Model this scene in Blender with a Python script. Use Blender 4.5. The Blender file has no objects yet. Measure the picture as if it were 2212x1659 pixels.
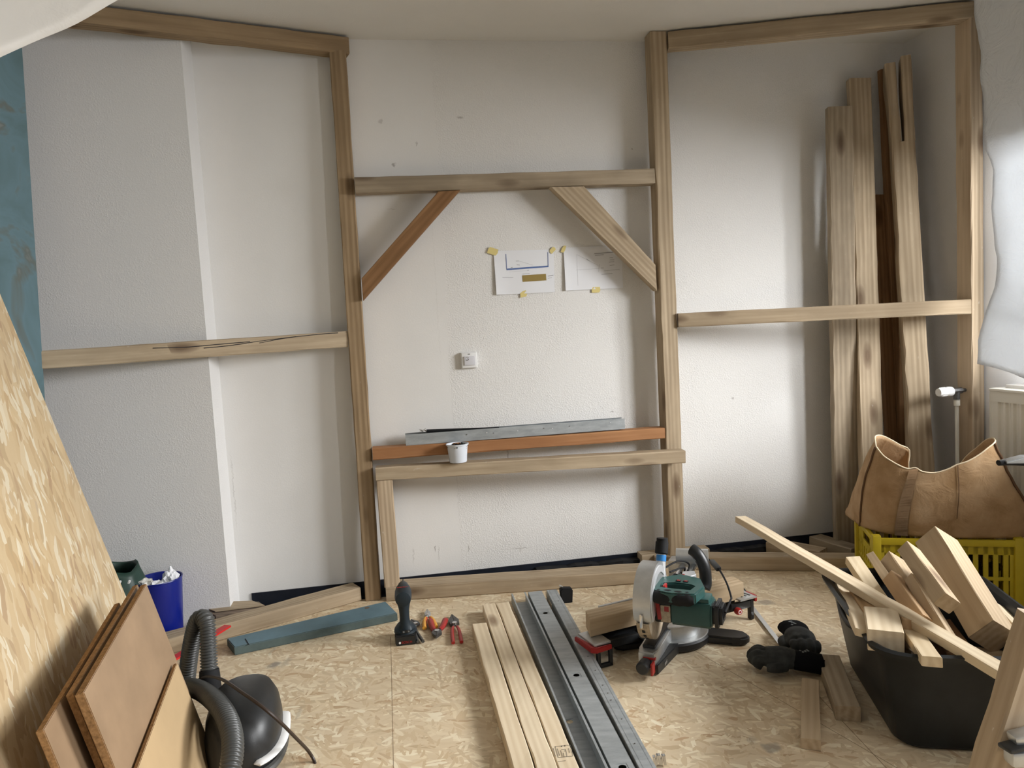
import bpy, bmesh, math, random
from mathutils import Vector as V, Matrix, noise
random.seed(7)
SC = bpy.context.scene
C = SC.collection
R = math.radians

# ------------------------------------------------------------------ camera
CAM_H, F_PX, PITCH, ROLL = 1.25, 1600.0, R(4.40), R(3.1)
FW = V((0, math.cos(PITCH), -math.sin(PITCH)))
RT0 = V((1, 0, 0)); UP0 = RT0.cross(FW)
RT = math.cos(ROLL) * RT0 - math.sin(ROLL) * UP0
UP = math.cos(ROLL) * UP0 + math.sin(ROLL) * RT0
EYE = V((0, 0, CAM_H))
cd = bpy.data.cameras.new('camera'); cam = bpy.data.objects.new('camera', cd); C.objects.link(cam)
m = Matrix((RT, UP, -FW)).transposed().to_4x4(); m.translation = EYE
cam.matrix_world = m
cd.sensor_width = 36; cd.lens = 36 * F_PX / 2212; cd.clip_start = .05
SC.camera = cam
SC.view_settings.view_transform = 'Standard'; SC.view_settings.look = 'None'
SC.view_settings.gamma = 1; SC.view_settings.exposure = 0.0
try: SC.view_settings.use_curve_mapping = False
except Exception: pass

# ------------------------------------------------------------------ light
w = bpy.data.worlds.new('sky'); SC.world = w; w.use_nodes = True
bg = w.node_tree.nodes['Background']; bg.inputs[0].default_value = (.97, .98, 1, 1); bg.inputs[1].default_value = .17
def area(name, loc, direction, sx, sy, power, col, spread=180):
    l = bpy.data.lights.new(name, 'AREA'); l.shape = 'RECTANGLE'; l.size = sx; l.size_y = sy
    l.energy = power; l.color = col; l.spread = R(spread)
    o = bpy.data.objects.new(name, l); C.objects.link(o)
    o.location = loc; o.rotation_euler = V(direction).to_track_quat('-Z', 'Y').to_euler()
    return o
area('window_daylight', (4.1, 1.5, 2.13), (-1, .10, -.14), 4.6, 1.34, 980, (.98, .99, 1.0), 180)

# ------------------------------------------------------------------ room measures and the pixel-to-place helpers
def ray(u, v): return FW + RT * ((u - 1106) / F_PX) - UP * ((v - 829.5) / F_PX)
def onz(u, v, z=0.0):
    d = ray(u, v); return EYE + d * ((z - CAM_H) / d.z)
def aty(u, v, y):
    d = ray(u, v); return EYE + d * (y / d.y)
def onp(u, v, P, n):
    d = ray(u, v); return EYE + d * ((P - EYE).dot(n) / d.dot(n))
H = 2.612
AL = math.atan(.1593)
E1 = V((math.cos(AL), math.sin(AL), 0)); N1 = V((-math.sin(AL), math.cos(AL), 0))   # along the back wall, into the back wall
WP = V((-1.337, 3.427, 0))
def wallpt(s, z, off=0): return WP + E1 * s + N1 * -off + V((0, 0, z))
def onwall(u, v, off=0): return onp(u, v, WP - N1 * off, N1)
CP = V((-.672, 3.405, 0))                                   # front plane of the middle bay
CB = V((.743, 3.621, 0))
CN = (CB - CP).cross(V((0, 0, 1))).normalized()
RA, RB = V((.822, 3.615, 0)), V((2.155, 3.447, 0)); RN = (RB - RA).cross(V((0, 0, 1))).normalized()
LA, LB = V((-.666, 3.47, 0)), V((-1.86, 2.88, 0)); LN = (LB - LA).cross(V((0, 0, 1))).normalized()
RWC = V((2.14, 3.98, 0)); RWD = V((.1593, -1, 0)).normalized()                    # corner and direction of the right wall
RWN = V((-RWD.y, RWD.x, 0)) * -1                                                   # points into the room
if RWN.x > 0: RWN = -RWN

# ------------------------------------------------------------------ materials
class NT:
    def __init__(s, name):
        s.m = bpy.data.materials.new(name); s.m.use_nodes = True; s.t = s.m.node_tree; s.n = s.t.nodes; s.b = s.n['Principled BSDF']
    def new(s, typ, **kw):
        nd = s.n.new(typ)
        for k, v in kw.items():
            if k.startswith('i_'): s.set(nd, k[2:], v)
            else: setattr(nd, k, v)
        return nd
    def set(s, nd, key, v):
        key = int(key) if str(key).isdigit() else key.replace('_', ' ')
        if isinstance(v, bpy.types.NodeSocket): s.t.links.new(v, nd.inputs[key])
        else: nd.inputs[key].default_value = v
    def link(s, a, b): s.t.links.new(a, b)
    def coord(s, kind='Object'): return s.new('ShaderNodeTexCoord').outputs[kind]
    def pos(s): return s.new('ShaderNodeNewGeometry').outputs['Position']
    def mapping(s, vec, scale=(1, 1, 1), rot=(0, 0, 0), loc=(0, 0, 0)):
        nd = s.new('ShaderNodeMapping'); s.link(vec, nd.inputs[0])
        for k, v in ((1, loc), (2, rot), (3, scale)):
            if isinstance(v, bpy.types.NodeSocket): s.link(v, nd.inputs[k])
            else: nd.inputs[k].default_value = v
        return nd.outputs[0]
    def noise(s, vec, scale, detail=3, rough=.55, dist=0):
        nd = s.new('ShaderNodeTexNoise'); s.link(vec, nd.inputs['Vector'])
        nd.inputs['Scale'].default_value = scale; nd.inputs['Detail'].default_value = detail
        nd.inputs['Roughness'].default_value = rough; nd.inputs['Distortion'].default_value = dist
        return nd.outputs[0]
    def voro(s, vec, scale, out='Distance', rnd=1.0):
        nd = s.new('ShaderNodeTexVoronoi'); s.link(vec, nd.inputs['Vector']); nd.inputs['Scale'].default_value = scale
        nd.inputs['Randomness'].default_value = rnd
        return nd.outputs[out]
    def ramp(s, fac, stops):
        nd = s.new('ShaderNodeValToRGB'); s.link(fac, nd.inputs[0]); el = nd.color_ramp.elements
        while len(el) > 1: el.remove(el[-1])
        for i, (p, c) in enumerate(stops):
            e = el[0] if i == 0 else el.new(p)
            e.position = p; e.color = (*c, 1) if len(c) == 3 else c
        return nd.outputs[0]
    def mix(s, fac, a, b, mode='MIX'):
        nd = s.new('ShaderNodeMix', data_type='RGBA', blend_type=mode)
        for k, v in ((0, fac), (6, a), (7, b)):
            if isinstance(v, bpy.types.NodeSocket): s.link(v, nd.inputs[k])
            else: nd.inputs[k].default_value = v if k == 0 else ((*v, 1) if len(v) == 3 else v)
        return nd.outputs[2]
    def math(s, op, a, b=0.0, clamp=False):
        nd = s.new('ShaderNodeMath', operation=op, use_clamp=clamp)
        for k, v in ((0, a), (1, b)):
            if isinstance(v, bpy.types.NodeSocket): s.link(v, nd.inputs[k])
            else: nd.inputs[k].default_value = v
        return nd.outputs[0]
    def bump(s, h, strength=.3, dist=.002):
        nd = s.new('ShaderNodeBump'); s.link(h, nd.inputs['Height']); nd.inputs['Distance'].default_value = dist
        if isinstance(strength, bpy.types.NodeSocket): s.link(strength, nd.inputs['Strength'])
        else: nd.inputs['Strength'].default_value = strength
        s.link(nd.outputs[0], s.b.inputs['Normal'])
    def out(s, col=None, rough=.6, metal=0, spec=.3):
        if col is not None:
            if isinstance(col, bpy.types.NodeSocket): s.link(col, s.b.inputs['Base Color'])
            else: s.b.inputs['Base Color'].default_value = (*col, 1)
        if isinstance(rough, bpy.types.NodeSocket): s.link(rough, s.b.inputs['Roughness'])
        else: s.b.inputs['Roughness'].default_value = rough
        s.b.inputs['Metallic'].default_value = metal; s.b.inputs['Specular IOR Level'].default_value = spec
        return s.m
    def blot(s, base, p, pts, col, soft=.6, jitter=.02, nscale=18):
        """soft-edged stains with ragged outline at given places"""
        dn = s.new('ShaderNodeVectorMath', operation='SCALE'); nz = s.new('ShaderNodeTexNoise'); s.link(p, nz.inputs['Vector']); nz.inputs['Scale'].default_value = nscale
        nz.inputs['Detail'].default_value = 4
        sub = s.new('ShaderNodeVectorMath', operation='SUBTRACT'); s.link(nz.outputs['Color'], sub.inputs[0]); sub.inputs[1].default_value = (.5, .5, .5)
        s.link(sub.outputs[0], dn.inputs[0]); dn.inputs['Scale'].default_value = jitter * 4
        ad = s.new('ShaderNodeVectorMath', operation='ADD'); s.link(p, ad.inputs[0]); s.link(dn.outputs[0], ad.inputs[1])
        for (c, rad, amt) in pts:
            v = s.new('ShaderNodeVectorMath', operation='DISTANCE'); sc = s.mapping(ad.outputs[0], tuple(1 / r_ for r_ in rad), loc=tuple(-c[i] / rad[i] for i in range(3)))
            s.link(sc, v.inputs[0]); v.inputs[1].default_value = (0, 0, 0)
            f = s.math('MULTIPLY', s.math('SUBTRACT', 1.0, v.outputs['Value'], True), amt / soft, True)
            f = s.math('MINIMUM', f, amt)
            base = s.mix(f, base, col)
        return base

def wood(name, light, dark, red=None, knots=1.0, grain=1.0, paint=0.0, rough=.7, dirt=0.25):
    t = NT(name); co = t.coord()
    rnd = t.new('ShaderNodeObjectInfo').outputs['Random']
    off = t.new('ShaderNodeCombineXYZ'); t.link(t.math('MULTIPLY', rnd, 37.0), off.inputs[0]); t.link(t.math('MULTIPLY', rnd, 11.0), off.inputs[1])
    co = t.mapping(co, loc=off.outputs[0])
    warp = t.noise(t.mapping(co, (1.2, 5, 5)), 1.0, 2)
    g = t.new('ShaderNodeTexNoise'); t.link(t.mapping(co, (1.1, 34, 34)), g.inputs['Vector']); g.inputs['Scale'].default_value = 1.6; g.inputs['Detail'].default_value = 5; g.inputs['Distortion'].default_value = .55
    rings = t.new('ShaderNodeTexWave', wave_type='BANDS', bands_direction='Y'); t.link(t.mapping(co, (.55, 9, 7), rot=(0, .05, .03)), rings.inputs[0])
    rings.inputs['Scale'].default_value = 1.5; rings.inputs['Distortion'].default_value = 7; rings.inputs['Detail'].default_value = 1.5; rings.inputs['Detail Scale'].default_value = .7
    f = t.math('ADD', t.math('MULTIPLY', g.outputs[0], .75), t.math('MULTIPLY', rings.outputs['Fac'], .25 * grain))
    col = t.ramp(f, [(.25, dark), (.5, tuple((a + b) / 2 for a, b in zip(light, dark))), (.72, light)])
    if dirt:
        d = t.noise(t.mapping(co, (3, 9, 9)), 1.0, 4)
        col = t.mix(t.math('MULTIPLY', t.ramp(d, [(.42, (1, 1, 1)), (.62, (0, 0, 0))]), dirt), col, tuple(c * .55 for c in dark))
    tint = t.math('MULTIPLY', rnd, .22)
    col = t.mix(tint, col, red or tuple(c * .8 for c in light), 'MULTIPLY')
    if knots:
        vc = t.new('ShaderNodeTexVoronoi'); t.link(t.mapping(co, (3.4, 10, 10)), vc.inputs['Vector']); vc.inputs['Scale'].default_value = 1
        pick = t.new('ShaderNodeSeparateColor'); t.link(vc.outputs['Color'], pick.inputs[0])
        k = t.math('MULTIPLY', t.ramp(vc.outputs['Distance'], [(.08, (1, 1, 1)), (.19, (.55, .55, .55)), (.27, (0, 0, 0))]), t.math('GREATER_THAN', pick.outputs[0], 1 - .5 * knots))
        col = t.mix(t.math('MULTIPLY', k, .75), col, (dark[0] * .28, dark[1] * .2, dark[2] * .16))
    if paint:
        p = t.noise(t.mapping(co, (9, 22, 22)), 2.0, 5, .7)
        col = t.mix(t.math('MULTIPLY', t.ramp(p, [(.66, (0, 0, 0)), (.72, (1, 1, 1))]), paint), col, (.8, .78, .72))
    t.bump(f, .25, .0015)
    return t.out(col, rough, spec=.2)

def osb(name, seams=(), pos=True, spots=(), tone=1.0, scale=1.0, stretch=1.0, aligned=False):
    t = NT(name); co = t.pos() if pos else t.coord()
    base = None; hgt = None
    big = t.noise(co, 2.2, 2)
    tint_ = (1, .93, .80) if aligned else (1, 1, 1)
    cols = [(.64, .50, .32), (.69, .55, .37), (.60, .45, .28), (.71, .58, .40), (.66, .52, .34)]
    cols = [tuple(a_ * b_ for a_, b_ in zip(c_, tint_)) for c_ in cols]
    for i in range(7):
        a = (i * 67 + 11) % 180 if not aligned else 90 + (i * 17 % 50) - 25
        wv = t.noise(t.mapping(co, loc=(i * 3.1, i * 1.7, 0)), 3.0 + i, 1)
        ang = t.new('ShaderNodeCombineXYZ'); t.link(t.math('MULTIPLY_ADD', wv, 1.2) if False else t.math('ADD', t.math('MULTIPLY', wv, .8), R(a)), ang.inputs[2])
        mp = t.mapping(co, (1, 1, 1), rot=(0, 0, R(a)), loc=(i * 2.37, i * 5.11, 0))
        d = t.new('ShaderNodeVectorMath', operation='ADD'); nz = t.new('ShaderNodeTexNoise'); t.link(co, nz.inputs['Vector']); nz.inputs['Scale'].default_value = 9
        sc = t.new('ShaderNodeVectorMath', operation='SCALE'); t.link(nz.outputs['Color'], sc.inputs[0]); sc.inputs['Scale'].default_value = .05
        t.link(mp, d.inputs[0]); t.link(sc.outputs[0], d.inputs[1])
        mp2 = t.mapping(d.outputs[0], (14 * scale, 62 * scale * stretch, 14 * scale))
        v = t.new('ShaderNodeTexVoronoi'); t.link(mp2, v.inputs['Vector']); v.inputs['Scale'].default_value = 1
        sp = t.new('ShaderNodeSeparateColor'); t.link(v.outputs['Color'], sp.inputs[0])
        c = t.ramp(sp.outputs[0], [(0, (.50 * tone, .33 * tone, .19 * tone)), (.07, tuple(x * tone * .86 for x in cols[i % 5])), (.16, tuple(x * tone * .97 for x in cols[(i + 1) % 5])), (.72, tuple(x * tone for x in cols[(i + 3) % 5])), (.86, (.80 * tone, .68 * tone, .48 * tone)), (1, (.86 * tone, .77 * tone, .58 * tone))])
        dk = t.math('LESS_THAN', sp.outputs[2], .022)
        c = t.mix(t.math('MULTIPLY', dk, .55), c, (.40 * tone, .25 * tone, .13 * tone))
        if base is None: base, hgt = c, sp.outputs[0]
        else:
            mask = t.math('GREATER_THAN', sp.outputs[1], .55)
            edge = t.math('LESS_THAN', v.outputs['Distance'], .42)
            mask = t.math('MULTIPLY', mask, edge)
            base = t.mix(t.math('MULTIPLY', mask, .92), base, c)
            mx = t.new('ShaderNodeMix'); t.link(mask, mx.inputs[0]); t.link(hgt, mx.inputs[2]); t.link(sp.outputs[0], mx.inputs[3]); hgt = mx.outputs[0]
    base = t.mix(t.ramp(big, [(.35, (0, 0, 0)), (.7, (.35, .35, .35))]), base, (.60 * tone, .50 * tone, .36 * tone))
    if spots: base = t.blot(base, co, spots, (.22, .20, .18), .5, .012, 30)
    if seams:
        for (p, n_, lo, hi) in seams:      # thin joints between the boards
            dt = t.new('ShaderNodeVectorMath', operation='DOT_PRODUCT'); sb = t.new('ShaderNodeVectorMath', operation='SUBTRACT')
            t.link(co, sb.inputs[0]); sb.inputs[1].default_value = p; t.link(sb.outputs[0], dt.inputs[0]); dt.inputs[1].default_value = n_
            tg = t.new('ShaderNodeVectorMath', operation='DOT_PRODUCT'); t.link(sb.outputs[0], tg.inputs[0]); tg.inputs[1].default_value = (-n_[1], n_[0], 0)
            f = t.math('LESS_THAN', t.math('ABSOLUTE', dt.outputs['Value']), .0012)
            f = t.math('MULTIPLY', f, t.math('MULTIPLY', t.math('GREATER_THAN', tg.outputs['Value'], lo), t.math('LESS_THAN', tg.outputs['Value'], hi)))
            base = t.mix(t.math('MULTIPLY', f, .75), base, (.16, .10, .05))
    t.bump(hgt, .22, .0012)
    return t.out(base, .62, spec=.2)

def plaster(name, col, chip=1.0, smooth_between=None, spots=(), dark=(.25, .22, .2)):
    t = NT(name); p = t.pos()
    n1 = t.noise(p, 150, 3, .6); n2 = t.noise(p, 5, 3)
    h = t.ramp(n1, [(.45, (0, 0, 0)), (.7, (1, 1, 1))])
    st = t.math('MULTIPLY', t.ramp(n2, [(.3, (.4, .4, .4)), (.7, (1, 1, 1))]), .55 * chip)
    if smooth_between:
        sx = t.new('ShaderNodeSeparateXYZ'); t.link(p, sx.inputs[0])
        wob = t.math('MULTIPLY', t.noise(p, 7, 2), .05)
        x = t.math('ADD', sx.outputs[0], wob)
        a = t.math('MULTIPLY', t.math('GREATER_THAN', x, smooth_between[0]), t.math('LESS_THAN', x, smooth_between[1]))
        st = t.math('MULTIPLY', st, t.math('SUBTRACT', 1.0, t.math('MULTIPLY', a, .85)))
    c = t.ramp(n2, [(.3, tuple(x * .97 for x in col)), (.7, col)])
    if spots: c = t.blot(c, p, spots, dark, .5, .006, 60)
    t.bump(h, st, .0036)
    return t.out(c, .92, spec=.1)

def plain(name, col, rough=.5, metal=0, spec=.4, nscale=0, nvar=.15, bump=0, bscale=200):
    t = NT(name); co = t.coord()
    c = col
    if nscale:
        n = t.noise(co, nscale, 4, .6)
        c = t.ramp(n, [(.3, tuple(x * (1 - nvar) for x in col)), (.7, tuple(min(1, x * (1 + nvar)) for x in col))])
    if bump: t.bump(t.noise(co, bscale, 2), bump, .001)
    return t.out(c, rough, metal, spec)

M = {}
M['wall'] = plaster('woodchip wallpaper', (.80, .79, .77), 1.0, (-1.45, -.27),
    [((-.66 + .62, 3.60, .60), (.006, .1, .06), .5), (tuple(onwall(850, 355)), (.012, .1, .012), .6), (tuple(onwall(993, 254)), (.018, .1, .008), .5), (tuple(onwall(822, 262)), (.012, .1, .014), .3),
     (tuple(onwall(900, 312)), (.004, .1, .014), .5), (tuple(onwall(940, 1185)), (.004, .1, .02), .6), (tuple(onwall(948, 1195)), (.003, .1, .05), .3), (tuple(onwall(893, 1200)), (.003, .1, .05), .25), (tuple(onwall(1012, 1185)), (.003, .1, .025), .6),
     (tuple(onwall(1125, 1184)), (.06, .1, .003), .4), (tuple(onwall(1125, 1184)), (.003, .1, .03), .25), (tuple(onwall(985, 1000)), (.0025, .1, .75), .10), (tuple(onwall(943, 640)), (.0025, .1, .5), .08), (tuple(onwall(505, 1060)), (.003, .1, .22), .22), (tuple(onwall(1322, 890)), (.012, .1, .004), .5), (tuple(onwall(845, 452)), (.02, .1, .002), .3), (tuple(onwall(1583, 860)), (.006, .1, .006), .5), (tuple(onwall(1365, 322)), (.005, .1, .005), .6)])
M['wall_l'] = plaster('woodchip on the boxed pipe', (.77, .76, .75), .6)
M['wall_r'] = plaster('plaster beside the window', (.78, .77, .76), .4)
M['ceil'] = plaster('ceiling paint', (.80, .79, .76), .25)
FL_SPOTS = [(tuple(onz(592, 1437)), (.03, .035, .1), .75), (tuple(onz(618, 1430)), (.02, .05, .1), .35), (tuple(onz(590, 1405)), (.012, .06, .1), .3), (tuple(onz(1655, 1302)), (.045, .035, .1), .55),
            (tuple(onz(1665, 1615)), (.035, .03, .1), .6), (tuple(onz(1625, 1600)), (.02, .03, .1), .25), (tuple(onz(645, 1540)), (.015, .05, .1), .3)]
def seam(a, b, lo=-9, hi=9):
    d = (b - a).normalized(); n_ = (d.y, -d.x, 0)
    return (tuple(a), n_, lo, hi)
M['floor'] = osb('floor chipboard', [seam(V((-.525, 2.783, 0)), V((-.402, 2.05, 0)), -.2, 3), seam(V((.696, 2.561, 0)), V((.600, 2.77, 0)), -9, 9), seam(V((.943, 2.302, 0)), V((.961, 1.925, 0)), -.05, 3)], True, FL_SPOTS)
M['osb'] = osb('leaning chipboard', (), False, (), .76, .70, 1.0, True)
M['beam'] = wood('old spruce beam', (0.54, 0.435, 0.305), (0.34, 0.26, 0.17), (.85, .80, .74), 1.0, 1.0, .25)
M['beam_d'] = wood('darker old spruce', (0.4, 0.29, 0.175), (0.25, 0.17, 0.095), (.9, .82, .74), 1.0, 1.0, .12)
M['beam_g'] = wood('greyed spruce', (0.46, 0.375, 0.27), (0.29, 0.23, 0.16), (.9, .88, .85), 1.1, 1.0, .15, dirt=.4)
M['beam_w'] = wood('white smeared spruce', (0.6, 0.48, 0.34), (0.4, 0.3, 0.2), (.95, .9, .85), 1.0, 1.0, .6, dirt=.1)
M['orange'] = wood('orange larch', (0.45, 0.235, 0.11), (0.30, 0.14, 0.06), (.95, .85, .8), .7, 1.4, 0, dirt=.1)
M['brown'] = wood('brown stained wood', (0.31, 0.17, 0.08), (0.2, 0.105, 0.045), (.95, .9, .85), .5, 1, 0)
M['new'] = wood('fresh planed spruce', (0.72, 0.6, 0.42), (0.6, 0.47, 0.3), (.97, .93, .88), .45, 1.2, 0, dirt=0)
M['newp'] = wood('pale fresh spruce', (0.78, 0.66, 0.48), (0.66, 0.53, 0.36), (.97, .94, .9), .35, 1.2, 0, dirt=0)
M['offcut'] = wood('spruce offcut', (0.58, 0.45, 0.3), (0.43, 0.32, 0.2), (.95, .9, .84), .5, 1, 0, dirt=.05)
M['offcutw'] = wood('warm orange tinted spruce offcut', (.56, .38, .22), (.42, .27, .14), (.95, .88, .8), .8, 1.2, 0, dirt=.15)
M['grey_old'] = wood('weathered split wood', (.30, .23, .17), (.16, .12, .09), (.9, .9, .9), .3, 1.2, 0, dirt=.5)
M['fibre'] = plain('fibreboard face', (.29, .195, .118), .38, 0, .4, 6, .14)
M['fibre_e'] = plain('fibreboard edge', (.30, .17, .075), .9, 0, .1, 120, .35, .4, 150)
M['fibre_l'] = plain('pale fibreboard', (.42, .30, .168), .75, 0, .2, 5, .06)
M['steel'] = None
def galvanised():
    t = NT('galvanised steel'); co = t.coord()
    n = t.noise(t.mapping(co, (3, 12, 12)), 4, 4); n2 = t.voro(co, 160)
    c = t.ramp(n, [(.3, (.30, .325, .335)), (.7, (.44, .465, .475))]); c = t.mix(.12, c, t.ramp(n2, [(0, (.5, .5, .5)), (1, (.9, .9, .9))]), 'MULTIPLY')
    t.bump(n, .1, .001)
    return t.out(c, t.math('ADD', t.math('MULTIPLY', n, .25), .36), .35, .5)
M['steel'] = galvanised()
M['alu'] = plain('cast aluminium', (.55, .56, .56), .38, .8, .5, 30, .08)
M['alu_b'] = plain('bright painted metal', (.70, .71, .73), .35, .55, .5, 12, .05)
M['blackp'] = plain('black plastic', (.012, .013, .014), .42, 0, .5, 40, .2, .15, 300)
M['rubber'] = plain('black rubber', (.012, .012, .013), .75, 0, .25)
M['tub'] = plain('black mortar tub plastic', (.010, .012, .014), .40, 0, .35, 8, .5, .2, 60)
M['green'] = plain('dark green machine plastic', (.022, .075, .068), .38, 0, .45, 30, .1, .1, 400)
M['red'] = plain('red plastic', (.34, .015, .013), .38, 0, .5)
M['redtape'] = plain('red painted strip', (.55, .018, .015), .4, 0, .5)
M['orangep'] = plain('orange red plastic', (.60, .09, .04), .45)
M['yellowp'] = plain('yellow orange plastic', (.75, .36, .05), .45)
M['toolsteel'] = plain('worn tool steel', (.13, .13, .13), .42, .85, .5, 60, .3)
M['chrome'] = plain('bright steel', (.62, .62, .62), .22, 1, .5)
M['navy'] = plain('dark navy tool plastic', (.010, .019, .026), .5, 0, .4)
M['bin'] = plain('blue bin plastic', (.004, .013, .20), .33, 0, .5)
M['sack'] = plain('dark green sack', (.018, .045, .034), .45, 0, .4, 10, .3)
M['paper'] = plain('white paper', (.80, .81, .84), .8, 0, .2)
M['paperc'] = plain('crumpled paper', (.70, .68, .63), .8, 0, .2, 20, .12)
M['ink'] = plain('grey ink', (.38, .38, .40), .8)
M['inkd'] = plain('dark ink', (.10, .085, .07), .8)
M['inkb'] = plain('blue ink', (.12, .18, .38), .8)
M['gold'] = plain('ochre print', (.30, .215, .065), .8)
M['tape'] = plain('yellow masking tape', (.72, .60, .24), .7)
M['white'] = plain('white plastic', (.80, .80, .79), .35, 0, .5)
M['whites'] = plain('switch rocker plastic', (.66, .66, .70), .4, 0, .5)
M['enamel'] = plain('cream radiator enamel', (.72, .69, .60), .35, 0, .5)
M['sill'] = plain('marble sill', (.55, .52, .48), .4, 0, .4, 14, .15)
M['membrane'] = plain('black edge membrane', (.010, .013, .022), .45, 0, .4, 12, .3)
M['foam'] = plain('green grey foam', (.12, .19, .18), .85, 0, .2, 20, .2)
M['crate'] = plain('yellow crate plastic', (.56, .43, .018), .42, 0, .5, 9, .08)
M['crateb'] = plain('brown goods in crate', (.10, .06, .02), .9)
M['bluewood'] = plain('blue painted wood', (.125, .205, .245), .65, 0, .3, 9, .12)
M['blueedge'] = plain('painted wood edge', (.09, .12, .115), .75, 0, .2, 14, .2)
M['hose'] = plain('grey vacuum hose', (.060, .062, .060), .36, 0, .5)
M['cord'] = plain('brown black cord', (.035, .022, .016), .45)
M['glove'] = plain('black knitted glove', (.006, .006, .007), .95, 0, .1, 0, 0, .6, 420)
M['gloveg'] = plain('grey glove rubber', (.035, .037, .036), .7, 0, .2, 30, .5)
M['glovep'] = plain('grey glove print', (.16, .17, .17), .8)
M['bluetape'] = plain('blue tape', (.03, .20, .50), .4)
M['sticker'] = plain('beige sticker', (.42, .34, .24), .5, 0, .4, 60, .3)
M['void'] = plain('subfloor dark', (.02, .02, .025), .9)
def jute():
    t = NT('tan canvas'); co = t.coord()
    a = t.noise(t.mapping(co, (60, 60, 600)), 2, 2); b = t.noise(t.mapping(co, (600, 600, 60)), 2, 2); n = t.noise(co, 9, 4)
    c = t.ramp(n, [(.3, (.36, .225, .115)), (.55, (.47, .315, .18)), (.8, (.52, .37, .23))])
    t.bump(t.math('ADD', t.math('MULTIPLY', t.math('ADD', a, b), .08), t.noise(co, 14, 3, .6, .8)), .6, .012)
    return t.out(c, .9, spec=.1)
M['jute'] = jute()
M['jute_d'] = plain('tan strap', (.26, .165, .09), .9, 0, .1, 30, .1)
M['jute_i'] = plain('canvas lining', (.42, .31, .22), .9, 0, .1, 12, .08)
M['piping'] = plain('cream piping', (.72, .60, .42), .8)
M['piping_d'] = plain('dark brown piping', (.13, .07, .035), .8)
def sheetmat(name, col, trans, bs=.7):
    t = NT(name); co = t.coord()
    n = t.noise(co, 7, 4, .6, 1.2)
    t.bump(n, bs, .03)
    t.out(col, .45, spec=.35)
    tr = t.new('ShaderNodeBsdfTranslucent'); tr.inputs[0].default_value = (*col, 1)
    mx = t.new('ShaderNodeMixShader'); mx.inputs[0].default_value = trans
    t.link(t.b.outputs[0], mx.inputs[1]); t.link(tr.outputs[0], mx.inputs[2]); t.link(mx.outputs[0], t.n['Material Output'].inputs[0])
    return t.m
M['sheet'] = sheetmat('white plastic sheeting', (.82, .84, .86), .26)
M['sheet2'] = sheetmat('milky sheeting', (.80, .77, .72), .25, .12)
def blueboard():
    t = NT('blue plasterboard'); co = t.pos()
    n = t.noise(co, 3.5, 4, .6, .8)
    c = t.ramp(n, [(.35, (.10, .155, .165)), (.55, (.13, .205, .235)), (.62, (.13, .15, .14)), (.72, (.25, .27, .27))])
    return t.out(c, .85, spec=.1)
M['blueboard'] = blueboard()
M['cupp'] = plain('milky cup plastic', (.66, .70, .76), .3, 0, .5)

# ------------------------------------------------------------------ mesh helpers
def tag(o, label=None, cat=None, group=None, kind=None):
    if label: o['label'] = label
    if cat: o['category'] = cat
    if group: o['group'] = group
    if kind: o['kind'] = kind
    return o
def mk(name, bm, mat, parent=None, loc=None, smooth=False, mats=None):
    bmesh.ops.recalc_face_normals(bm, faces=bm.faces)
    me = bpy.data.meshes.new(name); bm.to_mesh(me); bm.free()
    for mm in (mats or [mat]): me.materials.append(mm)
    if smooth:
        for p in me.polygons: p.use_smooth = True
        if smooth != 'all':
            try: me.set_sharp_from_angle(angle=R(38))
            except Exception: pass
    o = bpy.data.objects.new(name, me); C.objects.link(o)
    if parent: o.parent = parent
    if loc is not None: o.location = loc
    return o
def root(name, loc, rotz=0, label=None, cat=None, group=None):
    o = bpy.data.objects.new(name, None); C.objects.link(o); o.location = loc; o.rotation_euler = (0, 0, rotz); o.empty_display_size = .05
    return tag(o, label, cat, group)
def frame(d, up=V((0, 0, 1))):
    x = V(d).normalized(); z = (V(up) - x * V(up).dot(x))
    if z.length < 1e-5: z = V((0, 1, 0)) - x * x.y
    z.normalize(); y = z.cross(x)
    return Matrix((x, y, z)).transposed()
def bx(bm, c, s, rot=None, bev=0, mat=0):
    r = bmesh.ops.create_cube(bm, size=1)
    vs = r['verts']
    mt = Matrix.Translation(V(c)) @ ((rot.to_4x4() if rot is not None else Matrix.Identity(4)) @ Matrix.Diagonal((*s, 1)))
    bmesh.ops.transform(bm, matrix=mt, verts=vs)
    fs = list({f for v in vs for f in v.link_faces})
    for f in fs: f.material_index = mat
    if bev:
        es = list({e for v in vs for e in v.link_edges})
        rr = bmesh.ops.bevel(bm, geom=es, offset=bev, segments=2, affect='EDGES', profile=.6)
        for f in rr['faces']: f.material_index = mat
    return vs
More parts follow.
